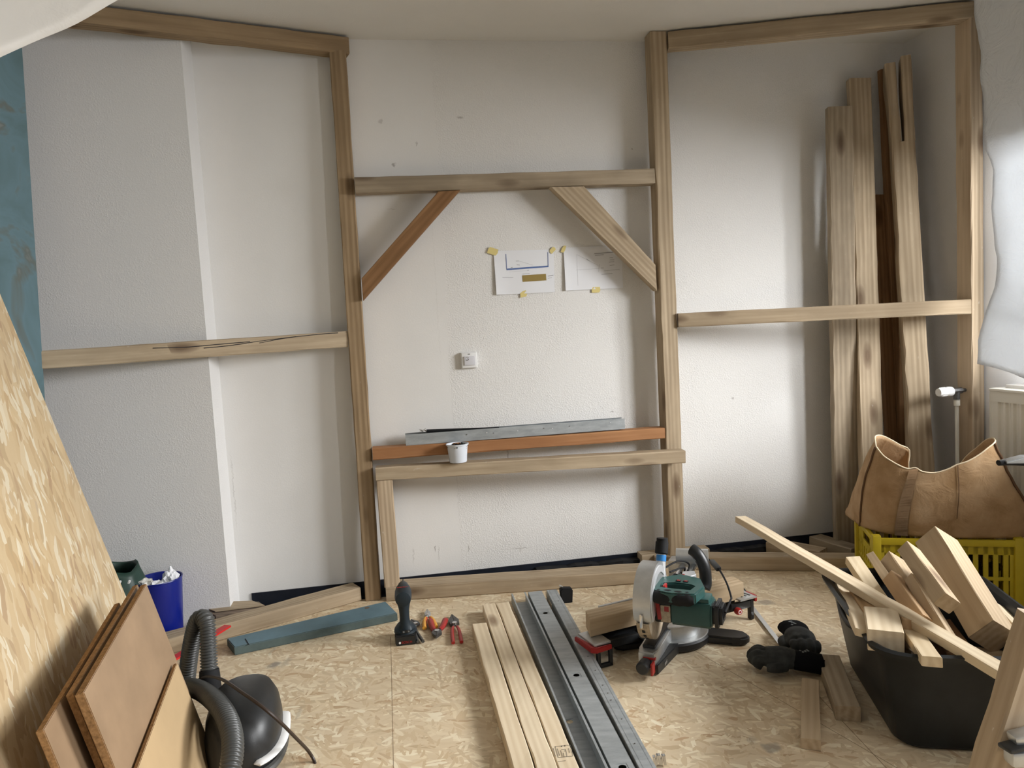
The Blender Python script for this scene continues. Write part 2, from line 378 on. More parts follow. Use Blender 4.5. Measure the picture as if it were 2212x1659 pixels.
def tube(bm, pts, r, seg=12, cap=True, radii=None, flat=1.0, up=None, mat=0):
    pts = [V(p) for p in pts]; rings = []; prev = None
    for i, p in enumerate(pts):
        d = (pts[min(i + 1, len(pts) - 1)] - pts[max(i - 1, 0)])
        if d.length < 1e-9: d = V((0, 0, 1))
        d.normalize()
        if prev is None:
            a = V(up) if up else (V((0, 0, 1)) if abs(d.z) < .9 else V((0, 1, 0)))
        else: a = prev
        z = (a - d * a.dot(d)).normalized(); y = z.cross(d); prev = z
        rr = radii[i] if radii else r
        rings.append([bm.verts.new(p + y * math.cos(2 * math.pi * k / seg) * rr + z * math.sin(2 * math.pi * k / seg) * rr * flat) for k in range(seg)])
    fs = []
    for a, b in zip(rings, rings[1:]):
        for k in range(seg): fs.append(bm.faces.new((a[k], a[(k + 1) % seg], b[(k + 1) % seg], b[k])))
    if cap: fs.append(bm.faces.new(rings[0][::-1])); fs.append(bm.faces.new(rings[-1]))
    for f in fs: f.material_index = mat
    return rings
def cyl(bm, a, b, r, r2=None, seg=20, mat=0): return tube(bm, [a, b], r, seg, True, [r, r if r2 is None else r2], mat=mat)
def lathe(bm, prof, seg=32, c=(0, 0, 0), rot=None, mat=0):
    c = V(c); rings = []
    for (r, z) in prof:
        rg = []
        for k in range(seg):
            p = V((r * math.cos(2 * math.pi * k / seg), r * math.sin(2 * math.pi * k / seg), z))
            if rot is not None: p = rot @ p
            rg.append(bm.verts.new(c + p))
        rings.append(rg)
    for a, b in zip(rings, rings[1:]):
        for k in range(seg): bm.faces.new((a[k], a[(k + 1) % seg], b[(k + 1) % seg], b[k])).material_index = mat
    if prof[0][0] > 1e-6: bm.faces.new(rings[0][::-1]).material_index = mat
    if prof[-1][0] > 1e-6: bm.faces.new(rings[-1]).material_index = mat
def prism(bm, poly, a, b, rot=None, origin=(0, 0, 0), mat=0, bev=0):
    """poly in local XY extruded along local Z from a to b"""
    rot = rot or Matrix.Identity(3); o = V(origin)
    lo = [bm.verts.new(o + rot @ V((p[0], p[1], a))) for p in poly]
    hi = [bm.verts.new(o + rot @ V((p[0], p[1], b))) for p in poly]
    n = len(poly); fs = [bm.faces.new(lo[::-1]), bm.faces.new(hi)]
    for k in range(n): fs.append(bm.faces.new((lo[k], lo[(k + 1) % n], hi[(k + 1) % n], hi[k])))
    for f in fs: f.material_index = mat
    if bev:
        es = list({e for f in fs[:2] for e in f.edges})
        rr = bmesh.ops.bevel(bm, geom=es, offset=bev, segments=2, affect='EDGES')
        for f in rr['faces']: f.material_index = mat
def spline(pts, n=8):
    pts = [V(p) for p in pts]; out = []
    for i in range(len(pts) - 1):
        p0, p1, p2, p3 = pts[max(i - 1, 0)], pts[i], pts[i + 1], pts[min(i + 2, len(pts) - 1)]
        for k in range(n):
            t = k / n
            out.append(.5 * ((2 * p1) + (p2 - p0) * t + (2 * p0 - 5 * p1 + 4 * p2 - p3) * t * t + (3 * p1 - p0 - 3 * p2 + p3) * t ** 3))
    out.append(pts[-1]); return out
def timber_mesh(bm, L, w_, h_, ch=.004, rough=.0012, cut0=0, cut1=0, x0=0, seed=0, seg=None, splits=()):
    """a sawn timber from x0 to x0+L, centred on the X axis, chamfered with uneven edges; cut0/cut1 skew the ends"""
    rg = random.Random(seed or random.random()); n = seg or max(2, int(L / .09))
    ring0 = []
    a, b = w_ / 2, h_ / 2
    for i in range(n + 1):
        t = i / n; x = x0 + L * t; rs = []
        for (sy, sz) in ((1, 1), (-1, 1), (-1, -1), (1, -1)):
            j = rg.uniform(.5, 1.6) * ch; j2 = rg.uniform(.5, 1.6) * ch
            e = rg.uniform(-1, 1) * rough
            pts = [(sy * (a - j), sz * b), (sy * a, sz * (b - j2))]
            if sy * sz > 0: pts = pts[::-1]
            for (yy, zz) in pts:
                xx = x + (cut0 * yy * (1 - t) + cut1 * yy * t)
                rs.append(bm.verts.new((xx, yy + e, zz + rg.uniform(-1, 1) * rough)))
        ring0.append(rs)
    for p, q in zip(ring0, ring0[1:]):
        for k in range(8): bm.faces.new((p[k], p[(k + 1) % 8], q[(k + 1) % 8], q[k]))
    bm.faces.new(ring0[0][::-1]); bm.faces.new(ring0[-1])
def timber(name, label, p0, p1, w_, h_, mat, up=(0, 0, 1), off=(0, 0), roll=0, cat='timber', group=None, ch=.004, rough=.0012, cut0=0, cut1=0, parent=None):
    p0, p1 = V(p0), V(p1); rot = frame(p1 - p0, up)
    if roll: rot = rot @ Matrix.Rotation(roll, 3, 'X')
    bm = bmesh.new(); timber_mesh(bm, (p1 - p0).length, w_, h_, ch, rough, cut0, cut1)
    o = mk(name, bm, M[mat] if isinstance(mat, str) else mat)
    mm = rot.to_4x4(); mm.translation = p0 + rot @ V((0, off[0], off[1])); o.matrix_world = mm
    if label: tag(o, label, cat, group)
    return o
def ztube(n, p0, p1): return [p0.lerp(p1, i / n) for i in range(n + 1)]
def text(name, s, size, mat, parent, mtx, ext=.0004):
    cu = bpy.data.curves.new(name, 'FONT'); cu.body = s; cu.size = size; cu.extrude = ext; cu.align_x = 'CENTER'; cu.align_y = 'CENTER'
    tmp = bpy.data.objects.new(name, cu); C.objects.link(tmp)
    dg = bpy.context.evaluated_depsgraph_get(); me = bpy.data.meshes.new_from_object(tmp.evaluated_get(dg))
    bpy.data.objects.remove(tmp); me.materials.clear(); me.materials.append(mat)
    o = bpy.data.objects.new(name, me); C.objects.link(o); o.parent = parent; o.matrix_local = mtx
    return o
def cells(bm, a0, a1, b0, b1, f, holes=()): pass

# ================================================================== SETTING
def struct(name, bm, mat, label=None):
    o = mk(name, bm, mat); o['kind'] = 'structure'
    return o
RWL = 3.6
def slab(bm, pts, down):
    lo = [bm.verts.new(V(p)) for p in pts]; hi = [bm.verts.new(V(p) + V(down)) for p in pts]; n = len(pts)
    bm.faces.new(lo); bm.faces.new(hi[::-1])
    for k in range(n): bm.faces.new((lo[k], hi[k], hi[(k + 1) % n], lo[(k + 1) % n]))
SL, SR = -1.6, (RWC - WP).dot(E1)                   # extent of the back wall along E1
cornerR = WP + E1 * SR
bm = bmesh.new(); slab(bm, [WP + E1 * -1.75 + N1 * -.085, WP + E1 * (SR - .02) + N1 * -.085, RWC + RWD * 4.2, WP + E1 * -1.75 + N1 * -4.2], (0, 0, -.022)); struct('floor', bm, M['floor'])
bm = bmesh.new(); slab(bm, [WP + E1 * -1.9 + N1 * .1 + V((0, 0, -.022)), cornerR + E1 * .1 + N1 * .1 + V((0, 0, -.022)), RWC + RWD * 4.3 + V((.1, 0, -.022)), WP + E1 * -1.9 + N1 * -4.3 + V((0, 0, -.022))], (0, 0, -.1)); struct('floor_under', bm, M['void']).name = 'floor.001'
bm = bmesh.new(); slab(bm, [WP + E1 * -1.9 + N1 * .1 + V((0, 0, H)), cornerR + E1 * .3 + N1 * .1 + V((0, 0, H)), RWC + RWD * 4.3 + V((.3, 0, H)), WP + E1 * -1.9 + N1 * -4.3 + V((0, 0, H))], (0, 0, .12)); struct('ceiling', bm, M['ceil'])
# back wall
rotW = Matrix((E1, N1, V((0, 0, 1)))).transposed()
bm = bmesh.new(); L_ = SR + 1.9; bx(bm, WP + E1 * (SR - L_ / 2 + .0) + N1 * .05 + V((0, 0, H / 2)), (L_, .1, H + .04), rotW); struct('wall_back', bm, M['wall'])
# boxed-in pipe at the left of the back wall, its front face a little out of plumb
fr_b = V((-1.352, 3.332, 0)) * .972; fr_t = V((-1.331, 3.262, 0)) * .994 + V((0, 0, H))
bm = bmesh.new()
def bxq(b, t_, back_b, back_t, left_b, left_t):
    v = [bm.verts.new(p) for p in (left_b, b, back_b, left_b + N1 * .5, left_t, t_, back_t, left_t + N1 * .5)]
    for f in ((0, 1, 5, 4), (1, 2, 6, 5), (0, 4, 7, 3), (4, 5, 6, 7), (0, 3, 2, 1), (2, 3, 7, 6)): bm.faces.new([v[i] for i in f])
bxq(fr_b, fr_t, fr_b + N1 * .3, fr_t + N1 * .35, fr_b - E1 * 1.0, fr_t - E1 * 1.0)
struct('wall_box', bm, M['wall_l']).name = 'wall_left_pipe_box'
# left side: blue plasterboard slope, slightly out of plumb, standing towards the camera
b0, b1 = V((-1.872, 2.90, 0)), V((-1.775, 2.90, 2.61))
bm = bmesh.new(); dn = V((-.42, -2.6, 0)); th = V((-.05, .01, 0))
lo = [b0, b0 + dn, b0 + dn + th, b0 + th]; hi = [b1, b1 + dn, b1 + dn + th, b1 + th]
slv = [bm.verts.new(p) for p in lo + hi]
for f in ((0, 1, 5, 4), (1, 2, 6, 5), (2, 3, 7, 6), (3, 0, 4, 7), (4, 5, 6, 7), (3, 2, 1, 0)): bm.faces.new([slv[i] for i in f])
struct('wall_left', bm, M['blueboard'])
# right wall with a window nearer the camera
bm = bmesh.new(); rotR = Matrix((RWD, -RWN, V((0, 0, 1)))).transposed()
W0, W1, Z0, Z1 = .66, 2.25, .93, 2.0
def rw(s0, s1, z0, z1, off=0, th=.14):
    bx(bm, RWC + RWD * ((s0 + s1) / 2) - RWN * (th / 2 - off) + V((0, 0, (z0 + z1) / 2)), (s1 - s0, th, z1 - z0), rotR)
rw(-.1, W0, -.02, H + .02); rw(W0, W1, -.02, Z0); rw(W0, W1, Z1, H + .02); rw(W1, RWL, -.02, H + .02)
struct('wall_right', bm, M['wall_r'])
bm = bmesh.new()
for (s0, s1, z0, z1) in ((W0, W0 + .07, Z0, Z1), (W1 - .07, W1, Z0, Z1), (W0, W1, Z0, Z0 + .07), (W0, W1, Z1 - .07, Z1), ((W0 + W1) / 2 - .05, (W0 + W1) / 2 + .05, Z0, Z1)):
    rw(s0, s1, z0, z1, -.06, .06)
struct('window_1', bm, M['white'])
# window sill and marks
bm = bmesh.new()
s_s = onp(2174, 838, RWC + RWN * .06, RWN); ss = (s_s - RWC).dot(RWD)
bx(bm, RWC + RWD * ((ss + W1 + .1) / 2) + RWN * .0 + V((0, 0, s_s.z)), (W1 + .1 - ss, .13, .032), rotR, .003); o = struct('trim_1', bm, M['sill'])
# black membrane turned up along the foot of the back wall, with foam lying in the gap
bm = bmesh.new()
bx(bm, WP + E1 * (SR / 2 + .02) + N1 * -.004 + V((0, 0, .02)), (SR - .06, .006, .078), rotW)
bx(bm, WP + E1 * (SR / 2 + .02) + N1 * -.045 + V((0, 0, -.016)), (SR - .06, .08, .006), rotW)
struct('trim_2', bm, M['membrane'])
def strip(name, label, s0, s1, o0, o1, z, mat, cat='foam strip', hgt=.012):
    bm = bmesh.new(); n = 14; a = []
    for i in range(n + 1):
        s_ = s0 + (s1 - s0) * i / n; wv = .006 * math.sin(i * 1.3) + .004 * math.sin(i * 2.9)
        for (oo, zz) in ((o0 + wv, z), (o1 + wv, z), (o1 + wv, z + hgt + wv * .6), (o0 + wv, z + hgt + wv * .8)):
            a.append(bm.verts.new(WP + E1 * s_ - N1 * oo + V((0, 0, zz))))
    for i in range(n):
        for k in range(4): bm.faces.new((a[4 * i + k], a[4 * i + (k + 1) % 4], a[4 * i + 4 + (k + 1) % 4], a[4 * i + 4 + k]))
    bm.faces.new(a[:4][::-1]); bm.faces.new(a[-4:])
    return tag(mk(name, bm, M[mat]), label, cat)
strip('foam_strip', 'green grey foam strip in the floor gap left of the left post', .02, .48, .04, .075, -.012, 'foam')
strip('foam_strip', 'green grey foam strip in the floor gap behind the long middle sill beam', .95, 1.52, .045, .08, -.012, 'foam')
strip('rubber_strip', 'black rubber strip in the floor gap, just left of the crossing wood block', 1.42, 1.98, .012, .06, -.008, 'rubber', 'rubber strip', .05)
strip('rubber_strip', 'black rubber strip lying along the wall foot in the right bay', 2.25, 2.72, .012, .06, -.008, 'rubber', 'rubber strip', .045)

# ================================================================== THE TIMBER FRAME
D3 = V((0, 0, 1))
def zv(p, z): return V((p[0], p[1], z))
# left post: front-left corner to front-right corner
timber('wooden_post', 'tall brown wooden post between the left and middle bays', zv(CP + V((-.037, .002, 0)), 0.002), zv(CP + V((-.034, .045, 0)), 2.535), .072, .075, 'beam_d', up=N1, off=(0, .0375), cat='post')
# post at the right of the middle bay
pB = zv(CB + E1 * .041, 0)
timber('wooden_post', 'tall pale wooden post between the middle and right bays, behind the saw', pB + D3 * .07, pB + N1 * -.002 + D3 * (H - .004), .082, .082, 'beam', up=N1, off=(0, .041), cat='post')
pR = RB + E1 * .031
timber('wooden_post', 'brightly lit wooden post at the far right, before the radiator', zv(pR, 0), zv(pR, 2.53), .064, .095, 'beam_w', up=N1, off=(0, .05), cat='post')
# ceiling beams
Ld = (LB - LA).normalized(); Rd = (RB - RA).normalized()
timber('ceiling_beam', 'brown beam under the ceiling of the left bay', zv(LA - Ld * .012, H - .048), zv(LA + Ld * 1.32, H - .048), .075, .074, 'beam_d', off=(-.0375, 0), cat='beam', rough=.002)
timber('ceiling_beam', 'light brown beam under the ceiling of the right bay', zv(RA + Rd * .004, H - .049), zv(RA + Rd * 1.36, H - .049), .075, .076, 'beam', off=(.0375, 0), cat='beam', rough=.002)
# rails
lr_ = timber('cross_rail', 'cracked horizontal rail crossing the left bay at half height', zv(LA + Ld * .09, 1.2355), zv(LA + Ld * 1.325, 1.220), .068, .072, 'beam', off=(-.034, 0), cat='rail')
timber('cross_rail', 'horizontal rail crossing the right bay at half height', zv(RA + Rd * .003, 1.2385), zv(RA + Rd * 1.338, 1.2300), .07, .068, 'beam', off=(.035, 0), cat='rail')
bm = bmesh.new(); im = lr_.matrix_world.inverted()
for k_, pts in enumerate(([(330, 752), (400, 750), (470, 744), (540, 738)], [(440, 752), (500, 746), (560, 737), (640, 727)], [(560, 741), (620, 730), (690, 722), (730, 719)])):
    P_ = [im @ (onp(u, v, LA, LN) ) for u, v in pts]; tube(bm, spline(P_, 5), .0018, 5)
mk('crack', bm, M['void'], lr_)
cd_ = (CB - CP).normalized()
timber('cross_rail', 'high horizontal rail of the middle bay, carrying the two slanted braces', zv(CP + cd_ * .012, 1.926), zv(CB - cd_ * .003, 1.936), .075, .070, 'beam_g', off=(.0375, 0), cat='rail')
timber('cross_rail', 'orange brown rail of the middle bay that carries the metal channel', zv(CP + cd_ * .008, .695), zv(CB - cd_ * .003, .688), .075, .054, 'orange', off=(.0375, 0), cat='rail')
def inC(u, v): return onp(u, v, CP, CN)
def brace(name, label, pts, mat, dep=.06):
    P = [inC(*p) for p in pts]
    o3 = P[0].copy(); x = (P[1] - P[0]).normalized(); nrm = CN.copy()
    if nrm.y < 0: nrm = -nrm
    # local frame with X along the brace
    ax = ((P[3] + P[2]) / 2 - (P[0] + P[1]) / 2).normalized(); ay = nrm.cross(ax)
    rot = Matrix((ax, ay, nrm)).transposed(); inv = rot.transposed()
    poly = [tuple((inv @ (p - o3))[:2]) for p in P]
    bm = bmesh.new(); prism(bm, poly, .004, dep, bev=.002)
    o = mk(name, bm, M[mat]); mm = rot.to_4x4(); mm.translation = o3; o.matrix_world = mm
    return tag(o, label, 'brace')
brace('slanted_brace', 'reddish brown slanted brace rising from the left post', [(947, 413), (994, 410), (784, 649), (781, 601)], 'brown')
brace('slanted_brace', 'pale slanted brace running down to the right middle post', [(1190, 403), (1262, 402), (1417, 572), (1420, 628)], 'beam')
# small loose frame standing in front of the middle bay
FA = V((-.642, 3.383, 0)); FD = (V((.369, 3.425, 0)) - FA).normalized()
timber('sill_beam', 'long sill beam on the floor across the middle bay, with white paint dabs', FA + D3 * .0335, FA + FD * 1.40 + D3 * .0335, .115, .066, 'beam', off=(.0575, 0), cat='sill beam')
QA, QB = V((-.652, 3.385, 0)), V((.818, 3.535, 0)); qd = (QB - QA).normalized()
timber('top_rail', 'front rail of the low frame, with the white cup on it', zv(QA, .605), zv(QB, .580), .072, .060, 'beam', off=(.036, 0), cat='rail')
timber('short_post', 'short upright of the low frame beside the cordless drill', V((-.612, 3.39, .067)), V((-.615, 3.392, .573)), .073, .07, 'beam_w', up=N1, off=(0, .035), cat='post')
# sills of the other bays
timber('sill_beam', 'sill beam on the floor of the left bay, ending at the left post', V((-.765, 3.412, .0335)), V((-1.52, 2.86, .0335)), .095, .066, 'beam', off=(-.0475, 0), cat='sill beam')
timber('sill_beam', 'sill beam on the floor of the right bay, behind the saw and the tub', V((.665, 3.628, .034)), V((1.78, 3.40, .034)), .085, .068, 'beam', off=(.0425, 0), cat='sill beam')
def fl_timber(label, a, b, w_, h_, mat='beam', z=0, off=(0, 0), name='floor_timber', **k):
    return timber(name, label, zv(a, z + h_ / 2 + .001), zv(b, z + h_ / 2 + .001), w_, h_, mat, off=off, **k)
fl_timber('short timber on the floor behind the left post, poking out on both sides', V((-.905, 3.50, 0)), V((-.545, 3.558, 0)), .06, .06, off=(.03, 0))
fl_timber('short thick timber crossing on the floor behind the right middle post', V((.60, 3.68, 0)), V((.955, 3.733, 0)), .075, .07, off=(.0, 0))
fl_timber('angled timber on the floor right of the black strip, partly under the long lath', V((1.305, 3.80, 0)), V((1.50, 3.60, 0)), .09, .065)
fl_timber('angled timber on the floor left of the leaning timbers', V((1.56, 3.84, 0)), V((1.67, 3.60, 0)), .09, .065, 'beam_g')
# old split wedge
bm = bmesh.new(); pz = [onz(409, 1305, .062), onz(560, 1299, .062), onz(578, 1312, .062), onz(466, 1331, .062)]
o0 = pz[0]; prism(bm, [tuple((p - o0)[:2]) for p in pz][::-1], -.058, 0, bev=.003)
tag(mk('split_wedge', bm, M['grey_old'], loc=o0), 'old weathered wedge of split wood on the left sill, behind the vacuum hose', 'wood wedge')
bm = bmesh.new(); pz = [onz(412, 1304, .066), onz(545, 1299, .066), onz(572, 1309, .066), onz(465, 1322, .066)]
prism(bm, [tuple((p - pz[0])[:2]) for p in pz][::-1], 0, .004); o = mk('top_face', bm, M['beam']); o.location = pz[0]
o.parent = [x for x in C.objects if x.name.startswith('split_wedge')][0]; o.location = pz[0] - o0
o['label'] = 'paler worn top of the wedge'
# blue painted board
a, b = onz(497, 1388, .036), onz(838, 1310, .036)
tb = [onz(490, 1379, .036), onz(833, 1299, .036), onz(858, 1324, .036), onz(506, 1398, .036)]
bm = bmesh.new(); o0 = zv(tb[0], 0); prism(bm, [tuple((p - o0)[:2]) for p in tb][::-1], .001, .036, bev=.003)
for f in bm.faces: f.material_index = 0 if abs(f.normal.z) > .7 else 1
bo = tag(mk('painted_board', bm, None, loc=o0, mats=[M['bluewood'], M['blueedge']]), 'blue grey painted board lying on the floor before the left sill', 'board')
bm = bmesh.new(); q = onz(793, 1313, .0362); cyl(bm, q - o0, q - o0 + V((0, 0, .0008)), .011, seg=16); mk('knot', bm, M['grey_old'], bo)
bm = bmesh.new(); q0, q1 = onz(530, 1380, .0365) - o0, onz(538, 1393, .0365) - o0; tube(bm, [q0, q1], .0018, 6); mk('saw_cut', bm, M['void'], bo)

# ------------------------------------------------------------------ timbers leaning in the right corner
def lean(label, top, ty, bot, w_, h_, mat, roll=0, **k):
    return timber('leaning_timber', label, onz(*bot, .004), aty(*top, ty), w_, h_, mat, up=N1, off=(0, h_ / 2), roll=roll, cat='timber', **k)
lean('leftmost leaning timber in the right corner, greyish with nail holes', (1816, 229), 3.73, (1832, 1192), .118, .05, 'beam_g', R(-12), rough=.002)
lean('second leaning timber in the right corner, taller and paler than its left neighbour', (1859, 168), 3.83, (1893, 1205), .110, .045, 'beam', R(-10), rough=.002)
lean('short reddish leaning board between the two tall timbers in the right corner', (1900, 420), 3.86, (1942, 1190), .06, .03, 'brown')
# tall timber with a split head
bt, tp = onz(2000, 1212, .004), aty(1938, 132, 3.80)
rot = frame(tp - bt, N1) @ Matrix.Rotation(R(-28), 3, 'X'); Lh = (tp - bt).length
bm = bmesh.new(); timber_mesh(bm, Lh - .42, .105, .095, .006, .002, seed=3)
timber_mesh(bm, .425, .046, .095, .007, .003, 0, 0, Lh - .422, seed=4); vs = list(bm.verts)[-8 * (max(2, int(.425 / .09)) + 1):]
for v in vs: t = (v.co.x - (Lh - .42)) / .42; v.co.y += .029 + .0 * t - .012 * t * 0; v.co.y += .004 * t
timber_mesh(bm, .40, .046, .095, .007, .003, 0, 0, Lh - .422, seed=5); vs = list(bm.verts)[-8 * (max(2, int(.40 / .09)) + 1):]
for v in vs: t = (v.co.x - (Lh - .42)) / .42; v.co.y -= .029 + .012 * t
o = mk('leaning_timber', bm, M['beam']); mm = rot.to_4x4(); mm.translation = bt; o.matrix_world = mm
tag(o, 'tallest leaning timber in the right corner, with a split forked head', 'timber')
timber('leaning_timber', 'dark timber behind the split one in the right corner, only its head showing', onz(1965, 1186, .004) + V((0, .02, 0)), aty(1912, 152, 3.90), .07, .03, 'brown', up=N1, cat='timber')

# ------------------------------------------------------------------ radiator, pipe and valve
rP = RWC + RWN * .11; r0 = onp(2139, 842, rP, RWN); rs0 = (r0 - RWC).dot(RWD)
rad = root('radiator', zv(RWC + RWD * rs0 + RWN * .06, .12), 0, 'cream panel radiator under the window at the right', 'radiator')
rad.rotation_euler = (0, 0, math.atan2(RWD.y, RWD.x)); RH = r0.z - .12; RL = 1.4
bm = bmesh.new(); n = 34
prof = []
for i in range(n * 4 + 1):
    x = RL * i / (n * 4); k = i % 4
    prof.append((x, [0, .007, .007, 0][k]))
sgn = 1 if (V((0, 1, 0)) if True else None) and (Matrix.Rotation(math.atan2(RWD.y, RWD.x), 3, 'Z') @ V((0, 1, 0))).dot(RWN) > 0 else -1
top_, bot_ = [], []
for (x, y) in prof:
    edge = x < .03 or x > RL - .03
    yy = (.05 - (0 if edge else y)) * sgn
    bot_.append(bm.verts.new((x, yy, .05))); top_.append(bm.verts.new((x, yy, RH - .05)))
for i in range(len(prof) - 1): bm.faces.new((bot_[i], bot_[i + 1], top_[i + 1], top_[i]))
bx(bm, (RL / 2, .05 * sgn, RH - .025), (RL, .004, .05)); bx(bm, (RL / 2, .05 * sgn, .025), (RL, .004, .05))
mk('front_panel', bm, M['enamel'], rad)
bm = bmesh.new(); bx(bm, (RL / 2, -.03 * sgn, RH / 2), (RL, .012, RH - .02), None, .003); mk('rear_panel', bm, M['enamel'], rad)
bm = bmesh.new(); bx(bm, (RL / 2, .008 * sgn, RH + .002), (RL + .006, .096, .012), None, .003); bx(bm, (0, .008 * sgn, RH / 2), (.006, .09, RH - .03), None, .002); mk('cover', bm, M['enamel'], rad)
vt = aty(2048, 846, 3.47); vl = aty(2024, 845, 3.45)
vz = vt.z
vr = root('radiator_valve', zv(vt, vz), 0, 'white ribbed radiator thermostat on its pipe, left of the radiator', 'valve')
hd = (V((-.96, -.25, 0))).normalized(); rq = frame(hd)
bm = bmesh.new(); rr = rq @ Matrix.Rotation(R(90), 3, 'Y')
lathe(bm, [(.012, -.02), (.022, -.018), (.024, .0), (.021, .01), (.021, .045), (.018, .056), (0.001, .058)], 28, rot=rr); 
mk('thermostat_head', bm, M['white'], vr, smooth=True)
bm = bmesh.new()
for k in range(16):
    a = 2 * math.pi * k / 16; q = rr @ V((.0212 * math.cos(a), .0212 * math.sin(a), .03)); bx(bm, q, (.0022, .0022, .026), rr @ Matrix.Rotation(a, 3, 'Z'))
mk('grip_ribs', bm, M['white'], vr)
bm = bmesh.new(); cyl(bm, -hd * .018, -hd * .075, .016, seg=8); cyl(bm, -hd * .05 + V((0, 0, .0)), -hd * .05 - V((0, 0, .045)), .014); cyl(bm, -hd * .07, -hd * .13, .009)
mk('valve_body', bm, M['toolsteel'], vr, smooth=True)
bm = bmesh.new(); pp = -hd * .05; tube(bm, [pp - D3 * .04, V((pp.x, pp.y, -vz + .02))], .0085, 14); cyl(bm, pp - D3 * .04, pp - D3 * .07, .014); mk('pipe', bm, M['enamel'], vr, smooth=True)

# ------------------------------------------------------------------ plastic sheets
def sheet(name, label, rows, mat, nz=.02, sub=6, cat='plastic sheet', th=.0012):
    """rows of control points (top row first), interpolated into a rippled sheet"""
    g = [spline(r_, sub) for r_ in rows]; n = len(g[0]); cols = [spline([g[i][k] for i in range(len(g))], sub) for k in range(n)]
    bm = bmesh.new(); vv = []
    for k in range(n):
        row = []
        for p in cols[k]:
            d = noise.noise(p * 5.0) * nz + noise.noise(p * 14) * nz * .4
            row.append(bm.verts.new(p + V((d, -d * .6, d * .15))))
        vv.append(row)
    for a, b in zip(vv, vv[1:]):
        for i in range(len(a) - 1): bm.faces.new((a[i], a[i + 1], b[i + 1], b[i]))
    bmesh.ops.recalc_face_normals(bm, faces=bm.faces); geo = bmesh.ops.solidify(bm, geom=list(bm.faces), thickness=th)
    return tag(mk(name, bm, M[mat], smooth='all'), label, cat)
ysh = [3.36, 3.36, 3.34, 3.33, 3.31, 3.29, 3.27, 3.25, 3.25]
edge = [(2098, -40), (2104, 0), (2112, 90), (2122, 200), (2128, 300), (2140, 420), (2150, 560), (2133, 650), (2122, 700), (2116, 785)]
rows = []
for i, (u, v) in enumerate(edge):
    yy = 3.37 - .012 * i
    p = aty(u, v, yy); sp = .0 if i < 9 else .0
    r_ = [p, p + V((.05, -.12, -.004 * i)), p + V((.080, -.22, -.008 * i)), p + V((.09, -.34, -.010 * i))]
    rows.append(r_)
rows[0] = [V((p.x, p.y, H - .005)) for p in rows[0]]
rows[1] = [V((p.x, p.y, min(p.z, H - .03))) for p in rows[1]]
sheet('plastic_sheet', 'bright white plastic sheet hanging over the window at the right', rows, 'sheet', .018, 5)
q = [[aty(300, -60, 2.0), aty(60, -60, 1.9), aty(-250, -60, 1.8)], [aty(262, -4, 1.98), aty(40, 20, 1.88), aty(-260, 90, 1.75)], [aty(150, 52, 1.92), aty(-60, 90, 1.85), aty(-300, 170, 1.7)], [aty(0, 124, 1.84), aty(-130, 160, 1.8), aty(-330, 240, 1.66)]]
# hanging plastic at the upper left: free edge runs from the ceiling down to the left
E0 = [aty(330, -36, 2.05), aty(255, 0, 2.0), aty(165, 52, 1.95), aty(80, 88, 1.9), aty(0, 124, 1.85), aty(-120, 180, 1.8)]
off = [V((0, 0, 0)), V((-.16, -.10, .05)), V((-.36, -.22, .10)), V((-.62, -.36, .13))]
rows = [[e + o_ for e in E0] for o_ in off]
sheet('plastic_sheet', 'milky plastic sheet sagging from the ceiling at the upper left corner', rows, 'sheet2', .003, 4)

# ================================================================== THINGS ON THE WALL AND RAILS
def sheet_paper(name, label, corners, cat='paper sheet'):
    p = [onwall(*c_, .004) for c_ in corners]           # TL TR BR BL
    r_ = root(name, p[3], 0, label, cat)
    bm = bmesh.new(); n = 10; g = []
    for i in range(n + 1):
        row = []
        for j in range(n + 1):
            s, t = i / n, j / n
            q = (p[0].lerp(p[1], s)).lerp(p[3].lerp(p[2], s), t)
            curl = .010 * max(0, (.25 - s) / .25) ** 1.5 * (t ** .6) + .004 * (1 - abs(s - .5) * 2) * t
            row.append(bm.verts.new(q - N1 * curl - p[3]))
        g.append(row)
    for i in range(n):
        for j in range(n): bm.faces.new((g[i][j], g[i + 1][j], g[i + 1][j + 1], g[i][j + 1]))
    mk('page', bm, M['paper'], r_, smooth='all')
    def P(s, t, lift=.0012):
        q = (p[0].lerp(p[1], s)).lerp(p[3].lerp(p[2], s), t); curl = .010 * max(0, (.25 - s) / .25) ** 1.5 * (t ** .6) + .004 * (1 - abs(s - .5) * 2) * t
        return q - N1 * (curl + lift) - p[3]
    return r_, P
def stroke(bm, P, a, b, wd):
    A, B = P(*a), P(*b); d = (B - A).normalized(); s = d.cross(N1).normalized() * wd / 2
    n = 6; L1, L2 = [], []
    for i in range(n + 1):
        q = P(a[0] + (b[0] - a[0]) * i / n, a[1] + (b[1] - a[1]) * i / n); L1.append(bm.verts.new(q + s)); L2.append(bm.verts.new(q - s))
    for i in range(n): bm.faces.new((L1[i], L1[i + 1], L2[i + 1], L2[i]))
def tape(label, c_, w_, h_, ang, jag=.004):
    c = onwall(*c_, .0075); rot = rotW @ Matrix.Rotation(ang, 3, 'Y')
    poly = [(-w_ / 2, -h_ / 2), (w_ / 2 * .8, -h_ / 2 + jag), (w_ / 2, 0), (w_ / 2 - jag, h_ / 2), (-w_ / 2 + jag * .5, h_ / 2 - jag), (-w_ / 2 - jag * .5, 0)]
    bm = bmesh.new(); rr = rot @ Matrix.Rotation(R(90), 3, 'X'); prism(bm, poly, -.0003, .0003, rr)
    return tag(mk('tape_piece', bm, M['tape'], loc=c), label, 'tape')
